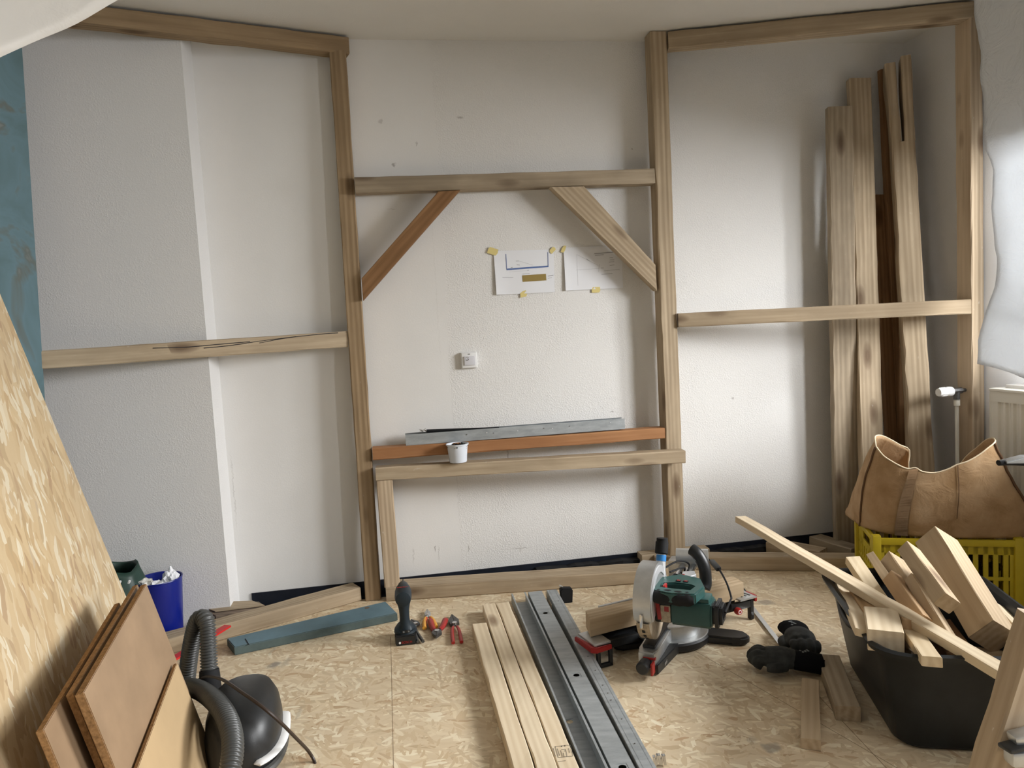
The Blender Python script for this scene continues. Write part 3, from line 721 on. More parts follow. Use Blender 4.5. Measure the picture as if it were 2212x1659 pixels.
pr, P = sheet_paper('plan_drawing', 'left plan drawing taped to the wall, with blue outline and ochre bar', [(1066, 542), (1196, 539), (1198, 631), (1072, 637)])
bm = bmesh.new(); stroke(bm, P, (.20, .08), (.20, .44), .003); stroke(bm, P, (.90, .06), (.90, .40), .003); stroke(bm, P, (.20, .43), (.905, .39), .008); mk('blue_outline', bm, M['inkb'], pr)
bm = bmesh.new(); stroke(bm, P, (.455, .655), (.86, .64), .032); mk('ochre_bar', bm, M['gold'], pr)
bm = bmesh.new()
for a, b, wd in (((.36, .245), (.41, .245), .0025), ((.41, .245), (.64, .35), .0008), ((.37, .33), (.42, .34), .0025), ((.12, .61), (.30, .62), .002), ((.46, .55), (.58, .545), .0025), ((.89, .62), (.985, .60), .0035), ((.89, .67), (.96, .66), .002), ((.545, .47), (.57, .465), .003), ((.24, .49), (.56, .47), .0006), ((.27, .39), (.30, .385), .003)): stroke(bm, P, a, b, wd)
mk('fine_print', bm, M['ink'], pr)
pr2, P2 = sheet_paper('plan_drawing', 'right plan drawing taped to the wall behind the slanted brace', [(1217, 535), (1343, 530), (1346, 622), (1221, 628)])
bm = bmesh.new()
for a, b, wd in (((.52, .17), (.86, .15), .004), ((.53, .21), (.68, .20), .003), ((.22, .17), (.22, .9), .0007), ((.2, .53), (.6, .52), .0008), ((.22, .17), (.58, .45), .0008), ((.38, .28), (.44, .34), .002), ((.6, .42), (.58, .6), .001), ((.62, .51), (.67, .51), .0025), ((.68, .58), (.95, .56), .0015), ((.63, .66), (.82, .65), .0022), ((.78, .28), (.84, .28), .002), ((.78, .33), (.86, .33), .002), ((.77, .38), (.86, .375), .002), ((.78, .46), (.86, .45), .002)): stroke(bm, P2, a, b, wd)
mk('fine_print', bm, M['ink'], pr2)
tape('yellow tape on the upper left corner of the left drawing', (1065, 543), .048, .036, R(25))
tape('yellow tape on the upper right corner of the left drawing', (1194, 540), .032, .024, R(-35))
tape('yellow tape on the lower edge of the left drawing, with a torn point', (1132, 635), .030, .040, R(10), .009)
tape('yellow tape on the upper left corner of the right drawing', (1218, 538), .016, .040, R(-28) * -1)
tape('yellow tape on the lower edge of the right drawing', (1288, 626), .042, .032, R(-8) * -1)
# switch
sc = onwall(1012.5, 778, 0); sw = root('light_switch', sc, AL, 'white square surface light switch on the middle wall', 'switch')
bm = bmesh.new(); bx(bm, (0, -.008, 0), (.080, .016, .080), None, .006); bx(bm, (0, -.020, 0), (.073, .010, .073), None, .004); mk('housing', bm, M['white'], sw, smooth=True)
bm = bmesh.new(); bx(bm, (.002, -.0275, -.002), (.052, .008, .044), Matrix.Rotation(R(3), 3, 'X'), .002); rk = mk('rocker', bm, M['whites'], sw, smooth=True)
bm = bmesh.new(); tube(bm, spline([(-.019, -.0322, .012), (-.012, -.0322, .016), (-.004, -.0322, .013), (-.010, -.0322, .008)], 4), .0009, 6); tube(bm, spline([(-.017, -.0322, .004), (-.010, -.0322, .001), (-.003, -.0322, .006)], 4), .0014, 6); mk('lamp_symbol', bm, M['inkd'], rk)
bm = bmesh.new(); bx(bm, (-.003, -.0252, .030), (.004, .001, .004)); bx(bm, (.003, -.0252, .030), (.004, .001, .004)); mk('brand_mark', bm, M['inkd'], sw)

# metal channel on the orange rail
def cprofile(bm, a, b, wd, hg, th=.0012, up=V((0, 0, 1)), inv=False, holes=(), lip=.006):
    """C-section stud from a to b; a,b on the bottom centre; inv = web on top"""
    x = (b - a).normalized(); rot = frame(x, up); L = (b - a).length
    def W(p): return a + rot @ V(p)
    zt, zf = (hg, 0) if inv else (0, hg)
    sg = -1 if inv else 1
    xs = sorted({0, L} | {h for hh in holes for h in (hh[0] - hh[1], hh[0] + hh[1])})
    # web with round holes built as rings in quads
    def quad(x0, x1, y0, y1, z): 
        v = [bm.verts.new(W(p)) for p in ((x0, y0, z), (x1, y0, z), (x1, y1, z), (x0, y1, z))]; bm.faces.new(v)
    for x0, x1 in zip(xs, xs[1:]):
        hh = [h for h in holes if abs((x0 + x1) / 2 - h[0]) < 1e-6]
        if not hh: quad(x0, x1, -wd / 2, wd / 2, zt)
        else:
            hx, hr = hh[0][0], hh[0][1]; quad(x0, x1, -wd / 2, -hr, zt); quad(x0, x1, hr, wd / 2, zt); N = 24
            def sq(t):
                c, s = math.cos(t), math.sin(t); k = hr / max(abs(c), abs(s)); return (hx + c * k, s * k, zt)
            inn = [bm.verts.new(W((hx + hr * .72 * math.cos(2 * math.pi * k / N), hr * .72 * math.sin(2 * math.pi * k / N), zt))) for k in range(N)]
            out_ = [bm.verts.new(W(sq(2 * math.pi * k / N))) for k in range(N)]
            for k in range(N): bm.faces.new((out_[k], out_[(k + 1) % N], inn[(k + 1) % N], inn[k]))
    for s in (-1, 1):
        v = [bm.verts.new(W(p)) for p in ((0, s * wd / 2, zt), (L, s * wd / 2, zt), (L, s * wd / 2, zf), (0, s * wd / 2, zf))]; bm.faces.new(v)
        v = [bm.verts.new(W(p)) for p in ((0, s * wd / 2, zf), (L, s * wd / 2, zf), (L, s * (wd / 2 - lip), zf), (0, s * (wd / 2 - lip), zf))]; bm.faces.new(v)
    # pressed beads along the web
    for s in (-.28, .28):
        bx(bm, W((L / 2, s * wd, zt + sg * .0004)), (L, .003, .001), rot)
    bmesh.ops.remove_doubles(bm, verts=bm.verts, dist=1e-5)
    bmesh.ops.solidify(bm, geom=[f for f in bm.faces], thickness=th)
ca = onp(877, 962, CP + V((0, .012, 0)), CN); cb = onp(1351, 931, CP + V((0, .012, 0)), CN)
ca = zv(ca, .7232) + N1 * .026; cb = zv(cb, .7222) + N1 * .030
bm = bmesh.new(); cprofile(bm, ca * 0, cb - ca, .05, .05, .0012)
ch = tag(mk('metal_channel', bm, M['steel'], loc=ca), 'open galvanised steel channel lying on the orange rail', 'metal channel')
for i, (f_, hh) in enumerate(((.27, .03), (.36, .032), (.39, .028), (.5, .03), (.62, .033), (.66, .03), (.74, .034), (.93, .036))):
    q = (cb - ca) * f_; bm = bmesh.new(); qq = q + V((0, 0, hh)) - N1 * .0262; cyl(bm, qq, qq - N1 * .0012, .0022, seg=8); mk('screw_hole', bm, M['white'] if i % 2 else M['inkd'], ch)
ps = ca + (cb - ca) * .08
bm = bmesh.new()
for k in range(9):
    random.seed(k); q = V((random.uniform(-.014, .014), random.uniform(-.008, .008), random.uniform(.0, .012))); d = V((random.uniform(-1, 1), random.uniform(-1, 1), random.uniform(-.3, .6))).normalized() * .014
    bx(bm, q, (.020, .007, .0012), frame(d))
tag(mk('metal_scrap', bm, M['chrome'], loc=ps + V((0, 0, .056))), 'crumpled shiny metal scrap on the left end of the channel', 'metal scrap')
a = ps + V((.015, .004, .058)); bm = bmesh.new(); tube(bm, [V((0, 0, 0)), (ca.lerp(cb, .42) + V((0, 0, .050))) - a], .005, 6, radii=[.008, .002]); tag(mk('black_wedge_strip', bm, M['rubber'], loc=a), 'thin black strip lying in the channel beside the metal scrap', 'rubber strip')

# cup with screws
cp = aty(989, 996, 3.40); cpz = .6365
cu = root('plastic_cup', V((cp.x, 3.425, cpz)), 0, 'white plastic cup full of black screws on the front rail', 'cup')
bm = bmesh.new(); lathe(bm, [(.001, .0), (.040, .0), (.041, .006), (.048, .078), (.053, .080), (.053, .086), (.050, .086), (.047, .080), (.0385, .008), (.001, .006)], 36); mk('cup_body', bm, M['cupp'], cu, smooth=True)
bm = bmesh.new(); random.seed(5)
lathe(bm, [(.001, .066), (.03, .070), (.0455, .066), (.044, .050), (.001, .05)], 20)
for k in range(70):
    a = random.uniform(0, 6.28); rr_ = .042 * math.sqrt(random.random()); q = V((rr_ * math.cos(a), rr_ * math.sin(a), .071 + random.uniform(-.002, .010) * (1 - rr_ / .06)))
    d = V((random.uniform(-1, 1), random.uniform(-1, 1), random.uniform(-.5, .7))).normalized() * .011; tube(bm, [q - d, q + d], .0014, 5); 
    cyl(bm, q + d, q + d * 1.12, .0032, seg=6)
s_ = tag(mk('screws', bm, M['rubber'], None, loc=cu.location), 'heap of black screws filling the white cup', 'screws', None, 'stuff')
# ================================================================== THINGS ON THE FLOOR
def lathq(label, FL, FR, NL, NR, z, h_, ext, mat, cat='lath', name='wooden_lath', group=None, ch=.003):
    fl, fr, nl, nr = [onz(*p, z) for p in (FL, FR, NL, NR)]
    a, b = (fl + fr) / 2, (nl + nr) / 2; d = (b - a).normalized(); s_ = V((-d.y, d.x, 0))
    wd = (abs((fr - fl).dot(s_)) + abs((nr - nl).dot(s_))) / 2 - .0015
    return timber(name, label, zv(a, z - h_ / 2), zv(b + d * ext, z - h_ / 2), wd, h_, mat, cat=cat, group=group, ch=ch)
l1 = lathq('left lath of the three pale laths on the floor, lying a little nearer', (1020, 1347), (1050, 1346), (1106, 1659), (1158, 1659), .046, .045, .3, 'newp')
l2 = lathq('middle lath of the three pale laths on the floor', (1041, 1306), (1071, 1304), (1159, 1659), (1205, 1659), .046, .045, .3, 'newp')
l3 = lathq('right lath of the three pale laths, with a stamp near its front', (1072, 1303), (1099, 1300), (1206, 1659), (1254, 1659), .046, .045, .3, 'newp')
# stamp
bm = bmesh.new(); im = l3.matrix_world.inverted()
def st(u0, v0, u1, v1, r_=.0007):
    a, b = im @ onz(u0, v0, .0467), im @ onz(u1, v1, .0467); tube(bm, [a, b], r_, 4, flat=.4)
for q_ in ((1199, 1612, 1232, 1609), (1232, 1609, 1238, 1633), (1199, 1612, 1206, 1636), (1206, 1636, 1238, 1633), (1204, 1617, 1209, 1632), (1211, 1621, 1215, 1634), (1217, 1626, 1219, 1635), (1222, 1618, 1225, 1633), (1228, 1616, 1231, 1626), (1212, 1619, 1221, 1618), (1218, 1622, 1222, 1622), (1195, 1616, 1200, 1634), (1205, 1645, 1222, 1643)): st(*q_)
for (u, v) in ((1213, 1612), (1220, 1611)): cyl(bm, im @ onz(u, v, .0464), im @ onz(u, v, .047), .002, seg=6)
mk('ink_stamp', bm, M['inkd'], l3)
# galvanised studs
def stud(label, FL, FR, NL, NR, z, h_, inv, ext, holes=(), dots=(), lift=.001):
    fl, fr, nl, nr = [onz(*p, z) for p in (FL, FR, NL, NR)]
    a, b = (fl + fr) / 2, (nl + nr) / 2; d = (b - a).normalized(); s_ = V((-d.y, d.x, 0)); wd = (abs((fr - fl).dot(s_)) + abs((nr - nl).dot(s_))) / 2 - .002
    a0 = zv(a, z - h_); b0 = zv(b + d * ext, z - h_)
    hs = []
    for (u, v) in holes:
        p = onz(u, v, z if inv else z - h_ + .002); hs.append(((p - a0).dot(d), .0155))
    bm = bmesh.new(); cprofile(bm, V((0, 0, 0)), b0 - a0, wd, h_, .0010, inv=inv, holes=hs)
    o = tag(mk('metal_stud', bm, M['steel'], loc=a0), label, 'metal stud')
    for (u, v) in dots:
        p = onz(u, v, z + .0012) - a0; bm = bmesh.new(); cyl(bm, p, p + V((0, 0, .0006)), .0022, seg=8); mk('screw_hole', bm, M['inkd'], o)
    return o
stud('left galvanised stud on the floor, open side up, against the laths', (1104, 1281), (1135, 1280), (1258, 1659), (1315, 1659), .048, .046, False, .25, [(1234, 1557)])
stud('middle galvanised stud on the floor, with large round holes', (1139, 1279), (1171, 1277), (1320, 1659), (1371, 1659), .049, .046, True, .25, [(1179, 1324), (1247, 1458), (1352, 1656)])
stud('right galvanised stud on the floor, with small screw holes', (1179, 1274), (1204, 1273), (1377, 1648), (1410, 1646), .055, .052, True, .03, [], [(1206, 1298), (1251, 1386), (1270, 1418), (1286, 1448), (1302, 1480), (1313, 1497), (1320, 1512), (1343, 1553), (1371, 1606)])
a = onz(1183, 1283, .02); b = onz(1195, 1312, .02); timber('wooden_strip', 'thin wood strip between the middle and right studs, at their far end', a, b, .018, .03, 'newp', cat='wood strip')
q = onz(1219, 1303, 0); tr = root('tape_roll', q + V((.012, .016, 0)), R(5), 'black roll at the far end of the right stud', 'tape roll')
bm = bmesh.new(); prism(bm, [(-.026, 0), (.024, 0), (.028, .055), (.02, .065), (-.02, .068), (-.03, .06)], -.018, .018, Matrix(((1, 0, 0), (0, 0, -1), (0, 1, 0))), bev=.004); mk('roll', bm, M['rubber'], tr)
bm = bmesh.new(); bx(bm, (-.022, .004, .071), (.018, .014, .008), Matrix.Rotation(.5, 3, 'Y'), .002); mk('metal_tab', bm, M['chrome'], tr)
q = onz(1425, 1655, 0); bm = bmesh.new()
for k in range(5): bx(bm, (-.014 + .007 * k, .003 * (k % 2), .014 + .002 * (k % 3)), (.007, .012, .028), Matrix.Rotation(.3 * (k % 2) - .1, 3, 'Y'), .001)
tag(mk('metal_scrap', bm, M['chrome'], loc=q + V((0, 0, .003))), 'small shiny bent metal piece at the near end of the right stud', 'metal scrap')

# ------------------------------------------------------------------ cordless drill
dq = onz(874, 1394, 0) + V((0, .045, .001)); dr = root('cordless_drill', dq, R(8), 'dark cordless drill standing on its battery beside the pliers', 'drill')
bm = bmesh.new(); prism(bm, [(-.038, -.050), (.038, -.050), (.043, -.03), (.042, .05), (.03, .062), (-.03, .062), (-.042, .05), (-.043, -.03)], 0, .040, bev=.004); bt_ = mk('battery', bm, M['blackp'], dr, smooth=True)
bm = bmesh.new()
rr_ = [((-.0, .004, .040), .046), ((0, .004, .052), .044), ((0, .002, .060), .036), ((0, -.004, .072), .022), ((0, -.004, .10), .0195), ((0, -.002, .13), .0205), ((0, .002, .150), .025), ((0, .004, .165), .030)]
tube(bm, [p for p, r_ in rr_], .02, 20, radii=[r_ for p, r_ in rr_]); mk('grip', bm, M['navy'], dr, smooth=True)
bm = bmesh.new(); pr_ = [((0, -.052, .188), .020), ((0, -.048, .188), .030), ((0, -.02, .189), .034), ((0, .03, .190), .034), ((0, .06, .191), .030), ((0, .075, .192), .026)]
tube(bm, [p for p, r_ in pr_], .02, 24, radii=[r_ for p, r_ in pr_]); hs_ = mk('motor_housing', bm, M['navy'], dr, smooth=True)
bm = bmesh.new(); pr_ = [((0, .075, .192), .024), ((0, .10, .193), .022), ((0, .115, .194), .014), ((0, .120, .194), .010)]
tube(bm, [p for p, r_ in pr_], .02, 20, radii=[r_ for p, r_ in pr_]); mk('chuck', bm, M['blackp'], dr, smooth=True)
bm = bmesh.new(); tube(bm, [(0, .12, .194), (0, .17, .196), (0, .178, .196)], .003, 8, radii=[.004, .0035, .001]); mk('bit', bm, M['toolsteel'], dr, smooth=True)
bm = bmesh.new(); bx(bm, (0, .026, .125), (.014, .018, .028), None, .004); mk('trigger', bm, M['rubber'], dr)
ry = Matrix.Rotation(R(90), 4, 'X')
text('lettering', 'BOSCH', .013, M['red'], bt_, Matrix.Translation((.004, -.0508, .013)) @ ry)
bm = bmesh.new(); cyl(bm, (-.024, -.0500, .013), (-.024, -.0512, .013), .0045, seg=16); mk('emblem', bm, M['white'], bt_)
text('lettering', 'BOSCH', .014, M['red'], hs_, Matrix.Translation((0, -.005, .2245)) @ Matrix.Rotation(R(0), 4, 'X'))
bm = bmesh.new(); bx(bm, (.004, -.042, .054), (.032, .003, .010), None, .001); pn = mk('charge_panel', bm, M['blackp'], dr)
bm = bmesh.new(); bx(bm, (-.006, -.0440, .054), (.006, .001, .007)); bx(bm, (.014, -.0440, .054), (.007, .001, .007)); mk('panel_marks', bm, M['glovep'], pn)

# ------------------------------------------------------------------ pliers
def pliers(label, tip, piv, ends, hm, sm, hr=.0065, jaw=.02, zl=.010, name='pliers', inner=None, mid=None):
    p = onz(*piv, zl); t = onz(*tip, zl); r_ = root(name, zv(p, 0), 0, label, 'pliers')
    ax = (t - p).normalized(); sd = V((-ax.y, ax.x, 0)); L = (t - p).length; rot = Matrix((ax, sd, D3)).transposed(); z = V((0, 0, zl))
    for s in (-1, 1):
        bm = bmesh.new(); prism(bm, [(-.008, 0), (-.006, s * jaw * .55), (L * .35, s * jaw * .62), (L, s * .0015), (L, s * .0004), (L * .2, s * .0006)][::s], -.006, .006, rot, z, bev=.0012); mk('jaw', bm, M[sm], r_)
    bm = bmesh.new(); cyl(bm, z + V((0, 0, .004)), z + V((0, 0, .0085)), jaw * .3, seg=16); mk('pivot', bm, M['chrome'], r_)
    for s, e in zip((1, -1), ends):
        q = onz(*e, zl) - zv(p, 0); st_ = z + sd * s * -.003
        bow = (q - z); side = sd * (1 if bow.dot(sd) > 0 else -1)
        pts = spline([z, z + bow * .25 + side * .008, z + bow * .6 + side * .006, q], 6)
        n = len(pts); cut = n // 4
        bm = bmesh.new(); tube(bm, pts[:cut + 1], hr * .8, 10, flat=.8); mk('shank', bm, M[sm], r_, smooth=True)
        bm = bmesh.new(); tube(bm, pts[cut:], hr, 10, radii=[hr * (.9 + .35 * math.sin(i * 2.2 / (n - cut))) for i in range(n - cut)], flat=.85); mk('handle', bm, M[hm], r_, smooth=True)
        if inner:
            bm = bmesh.new(); tube(bm, [x - side * hr * .7 + V((0, 0, .001)) for x in pts[cut + 1:-1]], hr * .62, 8); mk('handle_inlay', bm, M[inner], r_, smooth=True)
pliers('worn steel slip joint pliers on the floor touching the drill', (888, 1340), (898, 1349), [(903, 1386), (914, 1386)], 'toolsteel', 'toolsteel', .0055, .030)
pliers('small side cutters with yellow and red handles on the floor', (923, 1318), (924, 1330), [(917, 1357), (942, 1354)], 'yellowp', 'alu', .0075, .022, inner='orangep')
pliers('red handled pliers on the floor with dark head towards the camera', (942, 1377), (944, 1365), [(930, 1341), (962, 1339)], 'red', 'toolsteel', .0105, .034, zl=.014)
pliers('large end cutters with black head and long red handles', (976, 1329), (982, 1348), [(979, 1389), (997, 1387)], 'red', 'toolsteel', .0062, .036)

# ------------------------------------------------------------------ mitre saw
SW = V((.565, 2.83, 0)); sa = R(24); S = root('mitre_saw', SW, 0, 'green and silver mitre saw standing on the chipboard floor', 'saw')
RZ = Matrix.Rotation(sa, 3, 'Z')
aa = V((-.43, -.90, 0)).normalized(); mm_ = V((-aa.y, aa.x, 0)) * 1
if mm_.x < 0: mm_ = -mm_
HR = Matrix((mm_, aa, D3)).transposed()      # columns: right along the motor, front along the arm, up
if HR.determinant() < 0: pass
def part(name, bm, mat, smooth=True, par=S, label=None):
    o = mk(name, bm, M[mat], par, smooth=smooth)
    if label: o['label'] = label
    return o
def Lp(x, y, z=0): return RZ @ V((x, y, z))
bm = bmesh.new(); lathe(bm, [(.151, .004), (.157, .012), (.156, .030), (.150, .036), (.13, .037)], 48); bsp = part('base', bm, 'blackp')
def foot(a_, b_, wd, hh=.034):
    bm = bmesh.new(); a_, b_ = V(a_), V(b_); d = (b_ - a_).normalized(); s = V((-d.y, d.x, 0)); L = (b_ - a_).length
    rot = Matrix((d, s, D3)).transposed()
    poly = [(0, -wd * .6), (L * .7, -wd * .5)] + [(L - wd * .4 + wd * .4 * math.sin(t), -wd * .42 * math.cos(t)) for t in [R(k * 30) for k in range(0, 7)]] + [(L * .7, wd * .5), (0, wd * .6)]
    prism(bm, poly, .003, hh, rot, a_, bev=.008); return part('foot', bm, 'blackp')
foot((.10, -.02, 0), (.285, -.10, 0), .075); foot(Lp(-.10, .0), Lp(-.25, .02), .08); foot(Lp(.1, .06), Lp(.25, .13), .07); foot(Lp(-.08, .1), Lp(-.2, .14), .07)
bm = bmesh.new(); lathe(bm, [(.150, .037), (.148, .041), (.124, .041)], 48); part('scale_ring', bm, 'alu')
bm = bmesh.new(); lathe(bm, [(.120, .041), (.121, .084), (.124, .086), (.124, .091), (.118, .093), (.001, .093)], 48); part('turntable', bm, 'alu')
# fence wings
for s in (1, -1):
    bm = bmesh.new(); prism(bm, [(.125 * s, .0), (.33 * s, .0), (.33 * s, .055), (.10 * s, .075), (.10 * s, .055)][::s], .034, .088, RZ, bev=.004); part('wing', bm, 'blackp')
    bm = bmesh.new(); bx(bm, Lp(.17 * s, .075, .125), (.20, .012, .065), RZ, .003); part('fence', bm, 'alu')
# right support
bm = bmesh.new(); bx(bm, Lp(.355, -.005, .100), (.085, .10, .008), RZ, .002); sp = part('support_plate', bm, 'alu')
for k in range(3):
    bm = bmesh.new(); bx(bm, Lp(.335 + .02 * k, -.01, .1045), (.006, .05, .002), RZ @ Matrix.Rotation(.2, 3, 'Z')); part('slot', bm, 'blackp', False, sp)
bm = bmesh.new(); bx(bm, Lp(.398, -.02, .092), (.012, .06, .026), RZ, .004); part('end_stop', bm, 'red', label='red end stop')
bm = bmesh.new(); bx(bm, Lp(.385, -.03, .045), (.016, .022, .085), RZ, .003); bx(bm, Lp(.33, -.03, .07), (.10, .02, .03), RZ, .004); part('support_leg', bm, 'blackp')
bm = bmesh.new(); q = Lp(.30, -.045, .060); fr = RZ @ V((0, -1, 0)); tube(bm, [q, q + fr * .012, q + fr * .020], .014, 20, radii=[.014, .015, .012]); kb = part('lock_knob', bm, 'red')
bm = bmesh.new(); tube(bm, [q + fr * .0195, q + fr * .0208], .009, 20, radii=[.009, .008]); part('knob_face', bm, 'white', par=kb)
bm = bmesh.new(); tube(bm, [q + fr * .0205, q + fr * .0218], .005, 12); part('knob_mark', bm, 'red', par=kb)
# left support
bm = bmesh.new(); bx(bm, Lp(-.355, -.03, .088), (.07, .12, .008), RZ, .002); part('support_plate', bm, 'alu')
bm = bmesh.new(); prism(bm, [(-.405, -.09), (-.388, -.104), (-.322, -.098), (-.322, -.092), (-.385, -.094), (-.396, .03), (-.405, .03)], .064, .083, RZ, bev=.002); part('end_stop', bm, 'red', label='red curved end stop')
for (x, y) in ((-.375, -.09), (-.325, -.09)):
    bm = bmesh.new(); bx(bm, Lp(x, y, .036), (.014, .014, .068), RZ, .003); part('support_leg', bm, 'blackp')
bm = bmesh.new(); bx(bm, Lp(-.35, -.09, .009), (.062, .014, .014), RZ, .003); bx(bm, Lp(-.26, -.04, .06), (.17, .03, .03), RZ, .004); part('support_bar', bm, 'blackp')
# arm of the turntable
AR = Matrix((aa, V((-aa.y, aa.x, 0)), D3)).transposed()
bm = bmesh.new()
prism(bm, [(.06, -.038), (.30, -.034), (.335, -.028), (.335, .028), (.30, .034), (.06, .038)], .022, .082, AR, bev=.004); ao = part('table_arm', bm, 'alu')
bm = bmesh.new(); prism(bm, [(.02, -.026), (.30, -.022), (.30, .022), (.02, .026)], .082, .0945, AR, bev=.002); part('kerf_insert', bm, 'blackp')
bm = bmesh.new(); prism(bm, [(.13, .036), (.33, .030), (.33, .040), (.13, .07)], .004, .04, AR, bev=.003); part('arm_skirt', bm, 'blackp')
bm = bmesh.new(); q = aa * .335 + V((0, 0, .048)); tube(bm, [q, q + aa * .012, q + aa * .014, q + aa * .055, q + aa * .060], .02, 20, radii=[.016, .016, .021, .023, .018]); part('arm_knob', bm, 'blackp')
bm = bmesh.new(); q = aa * .337 + V((0, 0, .05)); bx(bm, q + V((.012, 0, .012)), (.014, .045, .008), AR, .002); bx(bm, q + mm_ * .028 + V((0, 0, -.012)) + aa * .02, (.035, .008, .04), AR, .002); part('detent_lever', bm, 'red')
tm = Matrix.Rotation(0, 4, 'Z'); rt_ = Matrix((aa, D3, mm_)).transposed().to_4x4() ; rt_.translation = aa * .255 + mm_ * .0405 + V((0, 0, .030))
# lettering along the arm's right side, reading towards the camera
rl = Matrix((-aa, D3, mm_)).transposed().to_4x4(); rl.translation = aa * .25 + mm_ * .052 + V((0, 0, .024))
text('lettering', 'metabo', .022, M['alu'], ao, rl)
# rear column
bm = bmesh.new(); bx(bm, -aa * .19 + V((0, 0, .09)), (.08, .08, .16), AR, .01); bx(bm, -aa * .19 + V((0, 0, .20)), (.07, .07, .12), AR, .012); part('rear_column', bm, 'alu')
B0 = V((.457, 2.604, .257)) - SW
def hp(m_, a_, z_): return B0 + mm_ * m_ + aa * a_ + V((0, 0, z_))
XR = Matrix((aa, D3, -mm_)).transposed() if Matrix((aa, D3, -mm_)).transposed().determinant() > 0 else Matrix((aa, D3, mm_)).transposed()
sg = 1 if XR.col[2].dot(mm_) > 0 else -1
# blade
bm = bmesh.new(); N = 48; pol = []
for k in range(N):
    a_ = 2 * math.pi * k / N; pol += [(.106 * math.cos(a_), .106 * math.sin(a_)), (.100 * math.cos(a_ + .06), .100 * math.sin(a_ + .06))]
prism(bm, pol, -.001, .001, XR, B0); part('blade', bm, 'alu', False)
# upper guard: hollow half shell
def arc(r_, a0, a1, n, c=(0, 0)): return [(c[0] + r_ * math.cos(R(a0 + (a1 - a0) * i / n)), c[1] + r_ * math.sin(R(a0 + (a1 - a0) * i / n))) for i in range(n + 1)]
bm = bmesh.new(); g = arc(.124, -30, 205, 36) + [(-.06, -.04), (.03, -.045)]
prism(bm, g, -.032, .030, XR, B0, bev=.007); ug = part('blade_guard', bm, 'alu')
bm = bmesh.new(); g = arc(.112, -30, 190, 30) + arc(.088, 190, -30, 30); prism(bm, g, .029 * sg if sg > 0 else -.036, .036 if sg > 0 else -.029, XR, B0, bev=.002); part('guard_face_ring', bm, 'alu_b', par=ug, label='bright raised ring on the guard side')
bm = bmesh.new(); g = arc(.055, 0, 350, 30) ; prism(bm, g, .029, .040, XR if sg > 0 else XR, B0, bev=.003); part('guard_hub', bm, 'alu_b', par=ug)
bm = bmesh.new(); bx(bm, hp(.0, .125, -.045), (.012, .012, .05), Matrix((mm_, aa, D3)).transposed(), .004); part('guard_link', bm, 'chrome', par=ug)
bm = bmesh.new(); LG = B0 - D3 * .028
g = arc(.120, 200, 345, 26) + arc(.05, 345, 200, 10)
prism(bm, g, -.024, -.020, XR, LG); prism(bm, g, .018, .022, XR, LG); prism(bm, arc(.121, 200, 345, 26) + arc(.117, 345, 200, 26), -.024, .022, XR, LG); lg = part('lower_guard', bm, 'sticker', label='dusty beige slotted lower guard')
for k in range(4):
    a_ = R(290 + 13 * k); bm = bmesh.new(); q = LG + aa * .1215 * math.cos(a_) + D3 * .1215 * math.sin(a_); bx(bm, q, (.010, .003, .012), Matrix((mm_, (aa * math.cos(a_) + D3 * math.sin(a_)), mm_.cross(aa * math.cos(a_) + D3 * math.sin(a_)))).transposed()); part('guard_slot', bm, 'blackp', False, lg)
HF = Matrix((mm_, aa, mm_.cross(aa))).transposed()
# gearbox with stickers
bm = bmesh.new(); bx(bm, hp(.055, .0, -.025), (.06, .095, .10), HF, .008); gb = part('gearbox', bm, 'blackp')
bm = bmesh.new(); bx(bm, hp(.066, .049, -.040), (.034, .003, .060), HF); part('label_plate', bm, 'sticker', False, gb)
bm = bmesh.new(); bx(bm, hp(.040, .049, -.020), (.014, .004, .085), HF @ Matrix.Rotation(.12, 3, 'Y')); bx(bm, hp(.070, .0505, -.022), (.016, .002, .018), HF); part('red_warning_mark', bm, 'red', False, gb)
# motor body
bm = bmesh.new(); mr = Matrix((aa, D3, mm_)).transposed(); mr = mr if mr.determinant() > 0 else Matrix((-aa, D3, mm_)).transposed()
sec = [(-.048, -.05), (.042, -.05), (.050, -.04), (.050, .015), (.040, .035), (-.04, .035), (-.052, .02), (-.052, -.04)]
if mr.col[0].dot(aa) < 0: sec = [(-x, y) for x, y in sec][::-1]
prism(bm, sec, .082, .225, mr, hp(0, 0, -.028), bev=.006); mb = part('motor_body', bm, 'green')
bm = bmesh.new(); sec2 = [(x * .92, y * .95) for x, y in sec]; prism(bm, sec2, .222, .258, mr, hp(0, 0, -.028), bev=.012); ec = part('motor_cap', bm, 'blackp')
for k in range(5):
    bm = bmesh.new(); bx(bm, hp(.2585, -.03 + .014 * k, -.028), (.003, .004, .05), HF @ Matrix.Rotation(.5, 3, 'X'), .001); part('vent_rib', bm, 'rubber', False, ec); bm = bmesh.new(); bx(bm, hp(.228 + .007 * k, .02, .0035 + .0), (.003, .05, .004), HF, .001); part('vent_rib', bm, 'rubber', False, ec)
bm = bmesh.new(); bx(bm, hp(.16, .0, .012), (.11, .07, .02), HF, .006); part('motor_top', bm, 'green')
